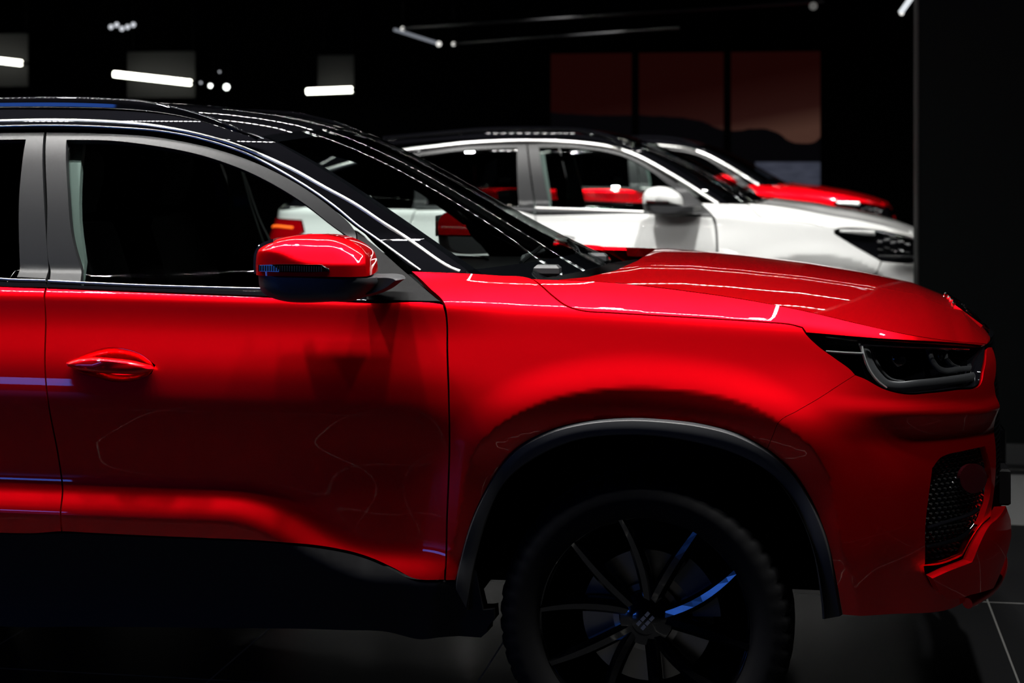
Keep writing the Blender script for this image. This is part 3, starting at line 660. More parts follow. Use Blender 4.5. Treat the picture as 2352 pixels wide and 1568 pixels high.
# ------------------------------------------------------------------ sill and arch cladding
sill = [(143, 1224), (293, 1231), (479, 1239), (691, 1252), (798, 1268), (851, 1284), (904, 1308), (952, 1332), (1022, 1334), (1046, 1335), (1056, 1300), (1095, 1310), (1110, 1400), (1136, 1397), (1137, 1425), (1122, 1440), (1120, 1453), (1105, 1466), (1000, 1467), (960, 1470), (880, 1452), (790, 1449), (500, 1444), (200, 1441), (0, 1440), L(-2.33, .32), L(-2.36, .55), L(-2.30, .556), (60, 1227)]
def sillb(Q): return np.full(len(Q), -.002)
body_pair('sill_cladding', sill, M['sill'], bulge=sillb, thick=.05, sp=.02, gap=.002)
def arch_trim(sfc, oq, iq, sd, parent, n=90):
    O = np.array([[np.interp(t, np.linspace(0, 1, len(oq)), oq[:, k]) for k in (0, 1)] for t in np.linspace(0, 1, n)]); I = np.array([[np.interp(t, np.linspace(0, 1, len(iq)), iq[:, k]) for k in (0, 1)] for t in np.linspace(0, 1, n)])
    prof = [(0, -.01), (0, .000), (.10, .011), (.14, .0125), (.4, .0135), (.75, .012), (.93, .009), (1, .003), (1, -.04)]; V = []
    for f, b_ in prof:
        Q = O*(1-f)+I*f; P = sfc.pts(Q[:, 0], Q[:, 1]); P[:, 1] -= b_
        if sd > 0: P[:, 1] *= -1
        V += P.tolist()
    Fs = []
    for a in range(len(prof)-1):
        for k in range(n-1):
            f = (a*n+k, a*n+k+1, (a+1)*n+k+1, (a+1)*n+k); Fs.append(f if sd < 0 else f[::-1])
    m_ = len(prof)
    for k in (0, n-1): Fs.append(tuple(a*n+k for a in range(m_)))
    o = obj('wheel_arch_trim', V, Fs, M['plastic'], parent); o.data.set_sharp_from_angle(angle=math.radians(22)); return o
oq_ = catmull([np.array(A) for A in sf.outline(archO)], .01, closed=False); iq_ = catmull([np.array(A) for A in sf.outline(archI)], .01, closed=False)
for sd in (-1, 1): arch_trim(sf, oq_, iq_, sd, CAR)
# rear arch ring in local coordinates
ra = [L(-2.845-.47*math.cos(a), ZW+.47*math.sin(a)) for a in np.linspace(-.1, math.pi+.1, 24)]+[L(-2.845-.41*math.cos(a), ZW+.41*math.sin(a)) for a in np.linspace(-.1, math.pi+.1, 24)][::-1]
body_pair('wheel_arch_trim', ra, M['plastic'], thick=.04, sp=.03, bulge=lambda Q: np.full(len(Q), .01))
# wheel housing
def liner(path, y0, y1, name='wheel_housing'):
    rows = []
    for y in (y0, y1): rows.append([(p[0], y, p[1]) for p in path])
    V = [v for r in rows for v in r]; n_ = len(path); Fs = [(i, i+1, n_+i+1, n_+i) for i in range(n_-1)]
    Fs.append(tuple(n_+i for i in range(n_)))
    obj(name, V, Fs, M['dark'], CAR)
ai = catmull(sf.outline(archI), .04, closed=False)
for sg in (-1, 1):
    liner(ai, sg*.925, sg*.60)
    liner([(-2.845-.41*math.cos(a), ZW+.41*math.sin(a)) for a in np.linspace(0, math.pi, 20)], sg*.925, sg*.60)
# ------------------------------------------------------------------ greenhouse
fo = [(107, 304), (223, 306), (351, 314), (446, 330), (510, 346), (574, 368), (638, 397), (700, 432), (760, 475), (816, 530)]
fi = [(819, 560), (768, 523), (700, 470), (638, 431), (574, 398), (510, 373), (446, 354), (351, 336), (255, 325), (154, 323), (157, 435), (168, 547), (186, 651)]
ff = body_pair('window_frame', fo+fi+[(113, 648), (111, 600), (108, 467)], M['frame'], parent=fd, gap=.0015, sp=.012, thick=.02, bulge=lambda Q: np.full(len(Q), .002))
body_pair('mirror_sail', [(818, 532), (907, 604), (960, 650), (1013, 694), (842, 690), (840, 640), (822, 600)], M['sail'], parent=fd, gap=.0012, sp=.014, thick=.02, bulge=lambda Q: np.full(len(Q), .003))
body_pair('belt_trim', [(110, 652), (300, 660), (450, 665), (600, 670), (842, 683), (842, 692), (600, 679), (300, 667), (109, 659)], M['gloss'], parent=fd, sp=.01, thick=.03)
P, N, q = path3(sf, [(111, 645), (300, 654), (450, 659), (604, 663)], .03, -.001); strip('belt_moulding', P, N, .005, .003, M['satin'], fd, 'bright thin waist line moulding')
body_pair('window_glass', [(150, 318), (255, 320), (351, 331), (446, 349), (574, 393), (700, 465), (822, 560), (845, 700), (600, 690), (185, 670), (160, 547)], M['glass'], parent=fd, inset=.016, sp=.06, thick=0)
rf = body_pair('window_frame', [(103, 304), (0, 305), L(-1.9, 1.585), L(-2.35, 1.575), L(-2.42, 1.55), L(-2.38, 1.35), L(-2.32, 1.215), L(-2.25, 1.215), L(-2.29, 1.35), L(-2.32, 1.53), L(-2.2, 1.552), L(-1.9, 1.562), (0, 323), (59, 322), (51, 371), (43, 467), (38, 638), (106, 642), (103, 467)], M['frame'], parent=rd_, gap=.0015, sp=.016, thick=.02, bulge=lambda Q: np.full(len(Q), .002))
body_pair('belt_trim', [L(-2.32, 1.212), L(-1.9, 1.207), (0, 646), (106, 650), (106, 659), (0, 656), L(-1.9, 1.199), L(-2.32, 1.203)], M['gloss'], parent=rd_, sp=.014, thick=.03)
P, N, q = path3(sf, [L(-2.3, 1.216), L(-1.9, 1.213), (0, 640), (105, 644)], .03, -.001); strip('belt_moulding', P, N, .005, .003, M['satin'], rd_, 'bright thin waist line moulding')
body_pair('window_glass', [L(-2.34, 1.18), L(-2.36, 1.55), L(-1.9, 1.57), (0, 315), (62, 317), (50, 440), (40, 670), (0, 668)], M['privacy'], parent=rd_, inset=.016, sp=.08, thick=0)
body_pair('quarter_glass', [L(-2.44, 1.22), L(-2.5, 1.52), L(-3.2, 1.5), L(-3.55, 1.42), L(-3.45, 1.25)], M['privacy'], inset=.01, sp=.08, thick=0)
# gloss black cantrail running down into the screen pillar
ptop = [(600, 313), (690, 359), (770, 408), (850, 463), (920, 511), (1000, 567), (1070, 619)]
pb = [(1066, 626), (969, 623), (883, 564), (825, 524), (768, 478), (691, 425), (615, 383), (574, 361), (478, 327), (383, 307), (255, 298), (128, 295), (0, 297)]
rail_bot = [(0, 252), (128, 252), (255, 254), (350, 260), (430, 272), (500, 290), (560, 306)]
body_pair('roof_side_rail', ptop+pb+[L(-2.2, 1.586), L(-2.45, 1.57), L(-2.6, 1.5), L(-3.3, 1.49), L(-3.6, 1.42), L(-3.75, 1.42), L(-3.5, 1.56), L(-2.9, 1.62), L(-2.2, 1.638)]+rail_bot, M['gloss'], sp=.012, thick=.03)
body_pair('rear_pillar', [L(-2.45, 1.575), L(-2.6, 1.5), L(-3.3, 1.49), L(-3.6, 1.42), L(-3.5, 1.25), L(-3.3, 1.24), L(-4.0, 1.25), L(-3.9, 1.45), L(-3.5, 1.55)], M['gloss'], sp=.04, thick=.02) if False else None
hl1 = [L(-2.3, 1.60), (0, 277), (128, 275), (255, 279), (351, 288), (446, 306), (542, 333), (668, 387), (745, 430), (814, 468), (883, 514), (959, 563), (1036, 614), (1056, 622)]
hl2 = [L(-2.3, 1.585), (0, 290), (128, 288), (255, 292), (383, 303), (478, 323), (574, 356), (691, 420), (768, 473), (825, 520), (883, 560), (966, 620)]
for sd in (-1, 1):  # satin strips added to imitate ceiling light reflections on the black cantrail
    P, N, q = path3(sf, hl1, .02, 0, sd); strip('roof_moulding_or_highlight', P, N, .010, .0025, M['satin'], CAR, 'thin satin strip imitating a light reflection along the roof edge')
    P, N, q = path3(sf, hl2, .02, 0, sd); strip('lower_highlight_strip', P, N, .006, .002, M['satin'], CAR, 'thin satin strip imitating the lower light reflection above the doors')
# windscreen
pe_ = catmull(sf.outline(ptop), .02, closed=False); PE = smooth_path(sf.pts(pe_[:, 0], pe_[:, 1], .004), 3)
nE = len(PE); rows = []
for i, p in enumerate(PE):
    f = i/(nE-1); row = []
    for t in np.linspace(-1, 1, 41):
        c = 1-t*t; row.append((p[0]+c*(.05+.15*f), p[1]*-t*-1 if False else abs(p[1])*t, p[2]+c*(.028-.020*f)))
    rows.append(row)
d_ = np.array(rows[-1])-np.array(rows[-3])
for k in (1, 2, 3): rows.append([tuple(np.array(q)+(np.array(rows[nE-1][j])-np.array(rows[nE-4][j]))/3*k*1.3) for j, q in enumerate(rows[nE-1])])
ws = grid('windscreen', rows, M['screen'], CAR)
# dark printed border of the glass, at both sides and the base
def band_rows(rows, j0, j1, off=-.003): return [[(q[0]-.002, q[1], q[2]+off) for q in r[j0:j1]] for r in rows]
fri = M['gloss']
grid('screen_border', band_rows(rows, 0, 2), fri, ws); grid('screen_border', band_rows(rows, 38, 41), fri, ws)
grid('screen_border', [[(q[0]-.002, q[1], q[2]-.003) for q in r] for r in rows[-4:]], fri, ws)
grid('screen_border', [[(q[0]-.002, q[1], q[2]-.003) for q in r] for r in rows[:3]], fri, ws)
# far screen pillar inner trim
for sg in (-1, 1):
    P = [(p[0]-.03, sg*(abs(p[1])-.035), p[2]-.03) for p in PE]
    MB().tube(P, .03, 8).build('pillar_trim', M['inner'], CAR)
# roof skin
redge = catmull(sf.outline([(600, 313), (500, 288), (430, 268), (350, 256), (255, 250), (128, 247), (0, 247)]+[L(-2.2, 1.642), L(-2.9, 1.625), L(-3.5, 1.565), L(-3.75, 1.50)]), .05, closed=False); RE = smooth_path(sf.pts(redge[:, 0], redge[:, 1]), 5)
rows = []
for i, p in enumerate(RE):
    c0 = .05*max(0, 1-i*.12); rows.append([(p[0]+(1-t*t)*c0, abs(p[1])*t, p[2]+(1-t*t)*(.028)) for t in np.linspace(-1, 1, 31)])
roof = grid('roof', rows, M['gloss'], CAR)
# sunroof seam
grid('tailgate_glass', [rows[-1], [(q[0]-.28, q[1]*1.1, 1.22) for q in rows[-1]]], M['privacy'], CAR)
# roof rails
rt = [L(-3.1, 1.66), L(-2.6, 1.682), (0, 227), (128, 226), (255, 229), (319, 233), (383, 246), (446, 261), (510, 284), (558, 303), (592, 314)]
rt_in = [(0, 236), (128, 235), (255, 238), (340, 246), (430, 259), (500, 281), (560, 304), (596, 315)]
def roof_rail(sd):
    top = [(0, 223), (128, 221), (191, 222), (255, 225), (319, 229), (383, 241), (446, 257), (510, 280), (558, 302), (594, 314)]
    bot = [(0, 246), (128, 246), (191, 247), (255, 249), (319, 253), (383, 261), (446, 274), (510, 293), (558, 309), (598, 318)]
    Yr = YC-.70
    T = [at(a, b_, Yr) for a, b_ in top]; B = [at(a, b_, Yr) for a, b_ in bot]
    T = [Vector((XW-3.1, Yr, T[0].z-.05)), Vector((XW-2.6, Yr, T[0].z-.01))]+T; B = [Vector((XW-3.1, Yr, B[0].z-.05)), Vector((XW-2.6, Yr, B[0].z-.01))]+B
    T = catmull([tuple(q) for q in T], .04, closed=False, corner=60); B = catmull([tuple(q) for q in B], .04, closed=False, corner=60); K = min(len(T), len(B))
    T = T[np.linspace(0, len(T)-1, K).astype(int)]; B = B[np.linspace(0, len(B)-1, K).astype(int)]
    V = []; Fs = []
    prof = [(.004, 0, 0), (0, .08, 0), (-.0006, .4, 0), (-.0014, .78, 0), (.0008, .90, 0), (.006, .98, 0), (.012, 1.0, 0), (.024, 1.0, 0), (.032, .8, 0), (.032, 0, 0)]
    for i in range(K):
        for dy, f, _ in prof:
            q = B[i]*(1-f)+T[i]*f; y = q[1]+dy-YC; V.append((q[0]-XW, y if sd < 0 else -y, q[2]))
    n_ = len(prof)
    for i in range(K-1):
        for k in range(n_):
            f = (i*n_+k, i*n_+(k+1) % n_, (i+1)*n_+(k+1) % n_, (i+1)*n_+k); Fs.append(f if sd < 0 else f[::-1])
    Fs += [tuple(range(n_)), tuple((K-1)*n_+k for k in range(n_))]
    o = obj('roof_rail', V, Fs, M['gloss'], CAR); return o
roof_rail(-1); roof_rail(1)
# ------------------------------------------------------------------ headlamp
lp = sf.outline(lampO)
def lamp(side):
    body = panel('headlamp', sf, None, M['gloss'], CAR, pre=lp, inset=.055, gap=-.004, sp=.03, thick=0, side=side)
    pl_ = catmull(lp, .012)
    # bucket walls
    A = sf.pts(pl_[:, 0], pl_[:, 1], .003); B = sf.pts(pl_[:, 0], pl_[:, 1], .057); K = len(A); V = np.vstack([A, B])
    if side > 0: V[:, 1] *= -1
    obj('bucket', V, [(i, (i+1) % K, K+(i+1) % K, K+i) for i in range(K)], M['gloss'], body)
    panel('lamp_lens', sf, None, M['lens'], body, pre=lp, inset=.001, gap=.001, sp=.02, thick=0, side=side)
    if side > 0: return
    def bead(name, px, wid, hgt, m, inset, label=None):
        P, N, q = path3(sf, px, .012, inset); return strip(name, P, N, wid, hgt, m, body, label)
    bead('daytime_light_guide', [(1984, 792), (1990, 812), (2000, 840), (2015, 862), (2034, 880), (2058, 886), (2110, 882), (2180, 874), (2238, 864)], .022, .0035, M['guide'], .020, 'grey translucent L-shaped light guide')
    bead('daytime_light_guide', [(2003, 800), (2012, 828), (2026, 852), (2045, 870), (2078, 877)], .008, .004, M['guide'], .034)
    bead('lamp_fin', [(1897, 807), (1940, 810), (1985, 812)], .006, .007, M['satin'], .012, 'bright silver fin')
    bead('inner_light_guide', [(2133, 800), (2140, 822), (2152, 842), (2168, 851), (2200, 848), (2232, 845)], .016, .003, M['guide'], .032)
    bead('inner_light_guide', [(2166, 803), (2172, 824), (2186, 838), (2230, 838)], .008, .008, M['guide'], .040)
    bead('lamp_housing_edge', [(1980, 796), (1986, 820), (1998, 850), (2016, 875), (2036, 891)], .006, .008, M['satin'], .010)
    bead('lamp_housing_edge', [(1985, 793), (2060, 797), (2140, 800), (2225, 803)], .004, .004, M['gloss'], .006)
    for (u, v, r) in ((2080, 830, .024), (2190, 822, .016)):
        q = sf.pick(u, v); c = sf.pts(np.array([q[0]]), np.array([q[1]]), .045)[0]; N = sf.nrm(np.array([q[0]]), np.array([q[1]]))[0]
        loft('projector_lens', [(c[0]+r*math.cos(a)*abs(N[1]), c[2]+r*math.sin(a)) for a in np.linspace(0, 2*math.pi, 20, endpoint=False)], [(c[1]-.012, .3, 0, 0), (c[1]-.009, .7, 0, 0), (c[1], 1, 0, 0), (c[1]+.02, 1, 0, 0)], M['gloss'], body)
    panel('reflector', sf, None, M['chrome'], body, pre=sf.outline([(2230, 838), (2246, 822), (2240, 868), (2226, 872)]), inset=.03, thick=.01, sp=.02)
for sd in (-1, 1): lamp(sd)
# bonnet shut line filler between hood and lamp is the dark inner body
# ------------------------------------------------------------------ grille, radar plate, badge letters
gr_ = empty('front_grille', (0, 0, 0), parent=CAR)
rows = []
for zi, z in enumerate(np.linspace(.62, 1.03, 59)):
    row = []
    for t in np.linspace(-1, 1, 41):
        y = .50*t; x = .905+.010*(zi % 2)-.11*abs(t)**2.4+(.020*math.sin(min((1.03-z)/.30, 1)*math.pi/2))
        row.append((x, y, z))
    rows.append(row)
grid('grille_slats', rows, M['gloss'], gr_)
pa, pb2, pc = at(2304, 985, YC-.12), at(2308, 1062, YC-.12), at(2320, 1160, YC-.22)
MB().box((pb2.x-XW-.012, 0, (pa.z+pb2.z)/2), (.02, .26, pa.z-pb2.z), bev=.004).build('radar_panel', M['gloss'], gr_)
MB().box((pb2.x-XW+.001, 0, (pa.z+pb2.z)/2), (.004, .262, pa.z-pb2.z-.004)).build('plate_edge', M['chrome'], gr_)
MB().box((pc.x-XW-.014, 0, (pb2.z+pc.z)/2), (.03, .46, pb2.z-pc.z), bev=.006).build('plate_holder', M['sill'], gr_)
# badge letters on the nose of the hood, seen almost edge-on
letters = {'G': [((0, 0), (0, 1)), ((0, 1), (.8, 1)), ((0, 0), (.8, 0)), ((.8, 0), (.8, .5)), ((.4, .5), (.8, .5))], 'E': [((0, 0), (0, 1)), ((0, 1), (.8, 1)), ((0, .5), (.7, .5)), ((0, 0), (.8, 0))], 'L': [((0, 0), (0, 1)), ((0, 0), (.8, 0))], 'Y': [((0, 1), (.4, .5)), ((.8, 1), (.4, .5)), ((.4, .5), (.4, 0))]}
hb = empty('hood_lettering', (0, 0, 0), parent=CAR)
def nose_pt(y, f):  # f 0..1 up the nose slope
    x = .80+(1-f)*.085; return x, y
for i, ch_ in enumerate('GEELY'):
    y0 = -.20+i*.085; mb = MB()
    for (a, c) in letters[ch_]:
        P = []
        for (u, v) in (a, c):
            y = y0+u*.055; x = .875-v*.075; z = hood_h(x, y)+.006; P.append((x, y, z))
        mb.tube(P, .0055, 6)
    mb.build('letter', M['chrome'], hb)
# ------------------------------------------------------------------ door handle
hy = [(157, 832), (175, 824), (215, 818), (260, 820), (310, 826), (352, 837), (357, 845), (345, 853), (320, 858), (270, 857), (215, 853), (175, 846), (160, 840)]
hq = np.array([sf.pts(np.array([q[0]]), np.array([q[1]]))[0] for q in catmull(sf.outline(hy), .012)]); yb = hq[:, 1].mean()
def handle(sg, parent):
    o = [(p[0], p[2]) for p in hq]; hb_ = loft('door_handle', o, [((yb-.034)*-sg, .62, 0, .002), ((yb-.031)*-sg, .80, 0, .001), ((yb-.024)*-sg, .93, 0, 0), ((yb-.014)*-sg, 1, 0, 0), ((yb-.006)*-sg, .95, 0, 0), ((yb+.012)*-sg, .8, 0, 0)], M['red'], parent)
    return hb_
handle(-1, fd)
# ------------------------------------------------------------------ side mirror
def mirror(sg, parent):
    k = lambda px, py: (lambda q: (q.x-XW, q.z))(at(px, py, YC-1.06))
    sh = [k(*p) for p in [(600, 629), (598, 600), (602, 573), (616, 557), (648, 545), (690, 539), (740, 538), (785, 546), (820, 563), (842, 583), (848, 600), (852, 632), (760, 631), (680, 630)]]
    sh = catmull(sh, .01, corner=50)
    # outer face: upright below a swept ledge line, leaning back above it, rounded at the rim
    zb, zt = sh[:, 1].min(), sh[:, 1].max(); led_x, led_z = zip(*[k(*p) for p in [(600, 571), (632, 572), (662, 578), (692, 592), (722, 601), (780, 604), (850, 604)]])
    NR, NC = 30, 41; V = []; Fs = []
    for i in range(NR):
        v = i/(NR-1); v = 1-(1-v)**1.5; z = zb+.0004+(zt-zb-.001)*v; xs_ = []
        for a in range(len(sh)):
            p, q = sh[a], sh[(a+1) % len(sh)]
            if (p[1] > z) != (q[1] > z): xs_.append(p[0]+(q[0]-p[0])*(z-p[1])/(q[1]-p[1]))
        x0, x1 = min(xs_), max(xs_)
        for j in range(NC):
            u = math.sin((j/(NC-1)*2-1)*math.pi/2); x = (x0+x1)/2+(x1-x0)/2*u; d = max(0, z-np.interp(x, led_x, led_z))
            y = 1.130-.006*v-.72*d-.030*abs(u)**7-.030*v**9; V.append((x, sg*y, z))
    for i in range(NR-1):
        for j in range(NC-1): f = (i*NC+j, i*NC+j+1, (i+1)*NC+j+1, (i+1)*NC+j); Fs.append(f if sg < 0 else f[::-1])
    ring = [(0, j) for j in range(NC)]+[(i, NC-1) for i in range(1, NR)]+[(NR-1, j) for j in range(NC-2, -1, -1)]+[(i, 0) for i in range(NR-2, 0, -1)]
    ids = [i*NC+j for i, j in ring]; n0 = len(V); cx_, cz_ = sh.mean(0)
    for lay, (yy, sc) in enumerate(((1.045, 1.0), (.95, .93))):
        for q in ids: p = V[q]; V.append((cx_+(p[0]-cx_)*sc, sg*yy, cz_+(p[2]-cz_)*sc))
    K = len(ids); lays = [ids, [n0+q for q in range(K)], [n0+K+q for q in range(K)]]
    for a in range(2):
        for q in range(K):
            f = (lays[a][(q+1) % K], lays[a][q], lays[a+1][q], lays[a+1][(q+1) % K]); Fs.append(f if sg < 0 else f[::-1])
    Fs.append(tuple(lays[2]) if sg < 0 else tuple(lays[2][::-1]))
    shell_ = obj('side_mirror', V, Fs, M['red'], parent)
    rim = [k(*p) for p in [(594, 628), (593, 600), (597, 574), (612, 556), (640, 545), (640, 552), (618, 562), (604, 578), (600, 600), (602, 628)]]
    loft('mirror_rim', catmull(rim, .01, corner=50), [(sg*1.10, .96, 0, 0), (sg*1.07, 1.0, 0, 0), (sg*.96, .98, .01, 0)], M['plastic'], shell_)
    lo = [k(*p) for p in [(594, 627), (680, 629), (780, 633), (866, 637), (868, 645), (864, 656), (845, 672), (818, 689), (758, 693), (699, 695), (654, 692), (618, 681), (601, 667)]]
    base = loft('mirror_base', catmull(lo, .01, corner=50), [(sg*1.125, .55, .0, .01), (sg*1.118, .78, .0, .008), (sg*1.10, .92, 0, .003), (sg*1.06, 1, 0, 0), (sg*1.0, .98, 0, 0), (sg*.95, .85, .03, 0)], M['plastic'], shell_)
    arm = [k(*p) for p in [(820, 634), (868, 633), (925, 636), (934, 641), (925, 647), (905, 662), (862, 680), (820, 688)]]
    loft('mirror_arm', catmull(arm, .01, corner=50), [(sg*1.06, .75, -.01, 0), (sg*1.04, .93, -.004, 0), (sg*1.0, .93, -.012, 0), (sg*.93, .85, -.026, -.002), (sg*.87, .8, -.036, -.004)], M['plastic'], shell_)
    ts = [k(*p) for p in [(614, 604), (660, 602), (700, 602), (757, 603), (774, 613), (775, 619), (740, 621), (690, 621), (614, 619)]]
    tso = loft('turn_signal', ts, [(sg*1.1325, .95, .0, 0), (sg*1.130, 1, .0, 0), (sg*1.05, 1, 0, 0)], M['gloss'], shell_)
    mb = MB()
    for i in range(26):
        a = ts[0][0]+.006+(ts[3][0]-ts[0][0])*i/26; mb.box((a, sg*1.133, (ts[0][1]+ts[-1][1])/2), (.0022, .003, .013))
    mb.build('signal_ribs', M['guide'], tso)
    gl = [k(*p) for p in [(598, 626), (596, 600), (600, 578), (614, 560)]]
    mb = MB(); x = k(597, 600)[0]; mb.box((x+.006, sg*1.01, k(600, 596)[1]), (.004, .15, .075), bev=.002); mb.build('mirror_glass', M['chrome'], shell_)
mirror(-1, CAR); mirror(1, CAR)
# ------------------------------------------------------------------ wipers
def wiper(P, name='wiper'):
    w_ = MB().tube(P, .008, 6).build(name, M['plastic'], CAR)
    b_ = [Vector(p)+Vector((-.005, 0, .012)) for p in P[1:]]
    MB().tube([b_[0], b_[-1]], .006, 6).build('blade', M['inner'], w_)
    MB().box(tuple(Vector(P[0])+Vector((0, 0, .005))), (.07, .05, .03), bev=.008).build('wiper_hub', M['plastic'], w_)
wiper([(-.30, -.52, 1.205), (-.38, -.45, 1.213), (-.42, -.2, 1.225), (-.41, .1, 1.228)])
wiper([(-.24, .05, 1.205), (-.30, .12, 1.213), (-.34, .35, 1.222), (-.40, .62, 1.222)])
# ------------------------------------------------------------------ cabin
def seat(x, y, z0=.62):
    o = empty('seat', (x, y, z0), parent=CAR)
    sq = [(-.26, .0), (-.24, .12), (.2, .17), (.27, .12), (.26, .0)]
    loft('seat_cushion', catmull(sq, .03, corner=70), [(-.25, .9, 0, 0), (-.23, 1, 0, 0), (.23, 1, 0, 0), (.25, .9, 0, 0)], M['inner'], o)
    bq = [(-.20, .10), (-.12, .12), (-.20, .45), (-.28, .70), (-.36, .70), (-.32, .45)]
    loft('backrest', catmull(bq, .03, corner=70), [(-.24, .9, 0, 0), (-.21, 1, 0, 0), (.21, 1, 0, 0), (.24, .9, 0, 0)], M['inner'], o)
    hq_ = [(-.29, .73), (-.27, .90), (-.31, .93), (-.37, .90), (-.37, .74)]
    loft('headrest', catmull(hq_, .02, corner=70), [(-.13, .9, 0, 0), (-.11, 1, 0, 0), (.11, 1, 0, 0), (.13, .9, 0, 0)], M['inner'], o)
for x, y in ((-1.42, -.38), (-1.42, .38), (-2.35, -.38), (-2.35, .38)): seat(x, y)
rows = []
for y in np.linspace(-.80, .80, 17):
    rows.append([(-.42, y, 1.155), (-.60, y, 1.165), (-.80, y, 1.16), (-.90, y, 1.12), (-.93, y, .9), (-.80, y, .6)])
grid('dashboard', rows, M['inner'], CAR)
mb = MB(); c = Vector((-1.02, .38, 1.10)); R_ = .18; ring = []
for i in range(25):
    a = 2*math.pi*i/24; v = Vector((math.sin(a)*R_*math.sin(.45), math.cos(a)*R_, math.sin(a)*R_*math.cos(.45))); v.x = -math.sin(a)*R_*.42; ring.append(c+v)
mb.tube(ring, .015, 8, caps=False); mb.tube([ring[0], ring[12]], .018, 6); mb.tube([c, c+Vector((.2, 0, -.06))], .03, 8)
mb.build('steering_wheel', M['inner'], CAR)
MB().box((-2.0, 0, .5), (3.4, 1.5, .04)).build('cabin_floor', M['dark'], CAR, smooth=False)
for sg in (-1, 1):   # door cards and centre pillar trims
    panel('door_card', sf, None, M['inner'], CAR, pre=[np.array(q) for q in ((-2.3, .56), (-2.3, 1.165), (-1.5, 1.16), (-.75, 1.15), (-.60, 1.10), (-.60, .56))], inset=.10, sp=.15, thick=0, side=sg)
    panel('centre_pillar', sf, None, M['trimgrey'], CAR, pre=[np.array(q) for q in ((-1.64, .56), (-1.64, 1.2), (-1.62, 1.56), (-1.585, 1.56), (-1.555, 1.35), (-1.52, 1.2), (-1.50, .56))], inset=.05, sp=.08, thick=.02, side=sg)
# ------------------------------------------------------------------ wheels
def make_wheel(x, sg, detail=True):
    o = empty('wheel', (x, sg*.80, ZW), parent=CAR)
    if sg > 0: o.rotation_euler = (0, 0, math.pi)
    RT = .367; n_ = 216
    prof = [(.262, -.098), (.272, -.108), (.285, -.116), (.31, -.124), (.335, -.122), (.350, -.112), (.357, -.104), (.359, -.096), (.3655, -.075), (RT, -.045), (RT, -.032), (RT-.006, -.030), (RT-.006, -.022), (RT, -.020), (RT, .02), (RT-.006, .022), (RT-.006, .03), (RT, .032), (.364, .075), (.355, .11), (.33, .122), (.29, .115), (.262, .10)]
    def gro(i, j):
        if 5 <= j <= 9: return -.006 if i % 4 == 0 else 0
        if 17 <= j <= 19: return -.006 if i % 4 == 2 else 0
        return 0
    V, Fs = revolve_y(prof, n_, fn=gro); obj('tyre', V, [f[::-1] for f in Fs], M['rubber'], o)
    # raised sidewall ribs
    rimp = [(.272, -.104), (.276, -.100), (.270, -.094), (.262, -.090), (.254, -.080), (.248, -.05), (.236, .02), (.236, .09), (.262, .10)]
    V, Fs = revolve_y(rimp, 96); obj('rim', V, [f[::-1] for f in Fs], M['rim'], o)
    # ten blades set in five swept pairs
    for k in range(5):
        for q in (-1, 1):
            a0 = math.radians(72*k+4+q*9); a1 = math.radians(72*k+10+q*21); mb = MB(); K = 9; V = []
            for i in range(K):
                f = i/(K-1); r = .045+(.262-.045)*f; a = a0+(a1-a0)*f**.8; wd = .017-.004*f+.003*math.sin(math.pi*f); yy = -.050-.040*f**1.5-.010*math.sin(math.pi*f)
                cx, cz_ = r*math.cos(a), r*math.sin(a); tx, tz = -math.sin(a), math.cos(a)
                V += [(cx+tx*wd, yy+.012, cz_+tz*wd), (cx+tx*wd*.55, yy, cz_+tz*wd*.55), (cx-tx*wd*.3, yy-.004, cz_-tz*wd*.3), (cx-tx*wd, yy+.010, cz_-tz*wd), (cx-tx*wd, yy+.035, cz_-tz*wd), (cx+tx*wd, yy+.035, cz_+tz*wd)]
            Fs = [(i*6+m_, i*6+(m_+1) % 6, (i+1)*6+(m_+1) % 6, (i+1)*6+m_) for i in range(K-1) for m_ in range(6)]
            Fs += [tuple(range(6))[::-1], tuple((K-1)*6+m_ for m_ in range(6))]
            sp_ = obj('spoke', V, Fs, M['rim'], o, smooth=False)
    V, Fs = revolve_y([(.0001, -.066), (.030, -.066), (.036, -.062), (.052, -.052), (.066, -.048), (.07, -.02)], 40); hub = obj('hub_cap', V, [f[::-1] for f in Fs], M['rim'], o)
    if detail:
        mb = MB(); ang = math.radians(48); ca, sa = math.cos(ang), math.sin(ang)
        # outlined oblong of silver blocks: two long sides of three and a gap in the middle
        for u in (-.0155, 0, .0155):
            for v in (-.0075, .0075):
                hw_, hh_ = .0065, .0042; P = []
                for du, dv in ((-hw_, -hh_), (hw_, -hh_), (hw_, hh_), (-hw_, hh_)):
                    uu, vv = u+du, v+dv; xx, zz = uu*ca-vv*sa, uu*sa+vv*ca; P.append((xx, zz))
                V = [(p[0], -.067, p[1]) for p in P]+[(p[0], -.069, p[1]) for p in P]
                mb.add(V, [(4, 5, 6, 7), (0, 1, 5, 4), (1, 2, 6, 5), (2, 3, 7, 6), (3, 0, 4, 7)])
        mb.build('hub_emblem', M['silver'], hub, smooth=False)
    V, Fs = revolve_y([(.085, -.010), (.165, -.010), (.165, .010), (.085, .010)], 64); obj('brake_disc', V, [f[::-1] for f in Fs], M['disc'], o, smooth=False)
    V, Fs = revolve_y([(.07, -.03), (.085, -.028), (.088, .0)], 48); obj('disc_bell', V, [f[::-1] for f in Fs], M['disc'], o)
    V, Fs = revolve_y([(.115, -.028), (.185, -.030), (.19, .03), (.115, .03)], 16, .05, .95); obj('brake_caliper', V, [f[::-1] for f in Fs], mat('caliper_grey', (.10, .11, .13), .4, .6), o)
    V, Fs = revolve_y([(.246, .05), (.05, .055)], 48); obj('backing_plate', V, Fs, M['dark'], o)
    return o
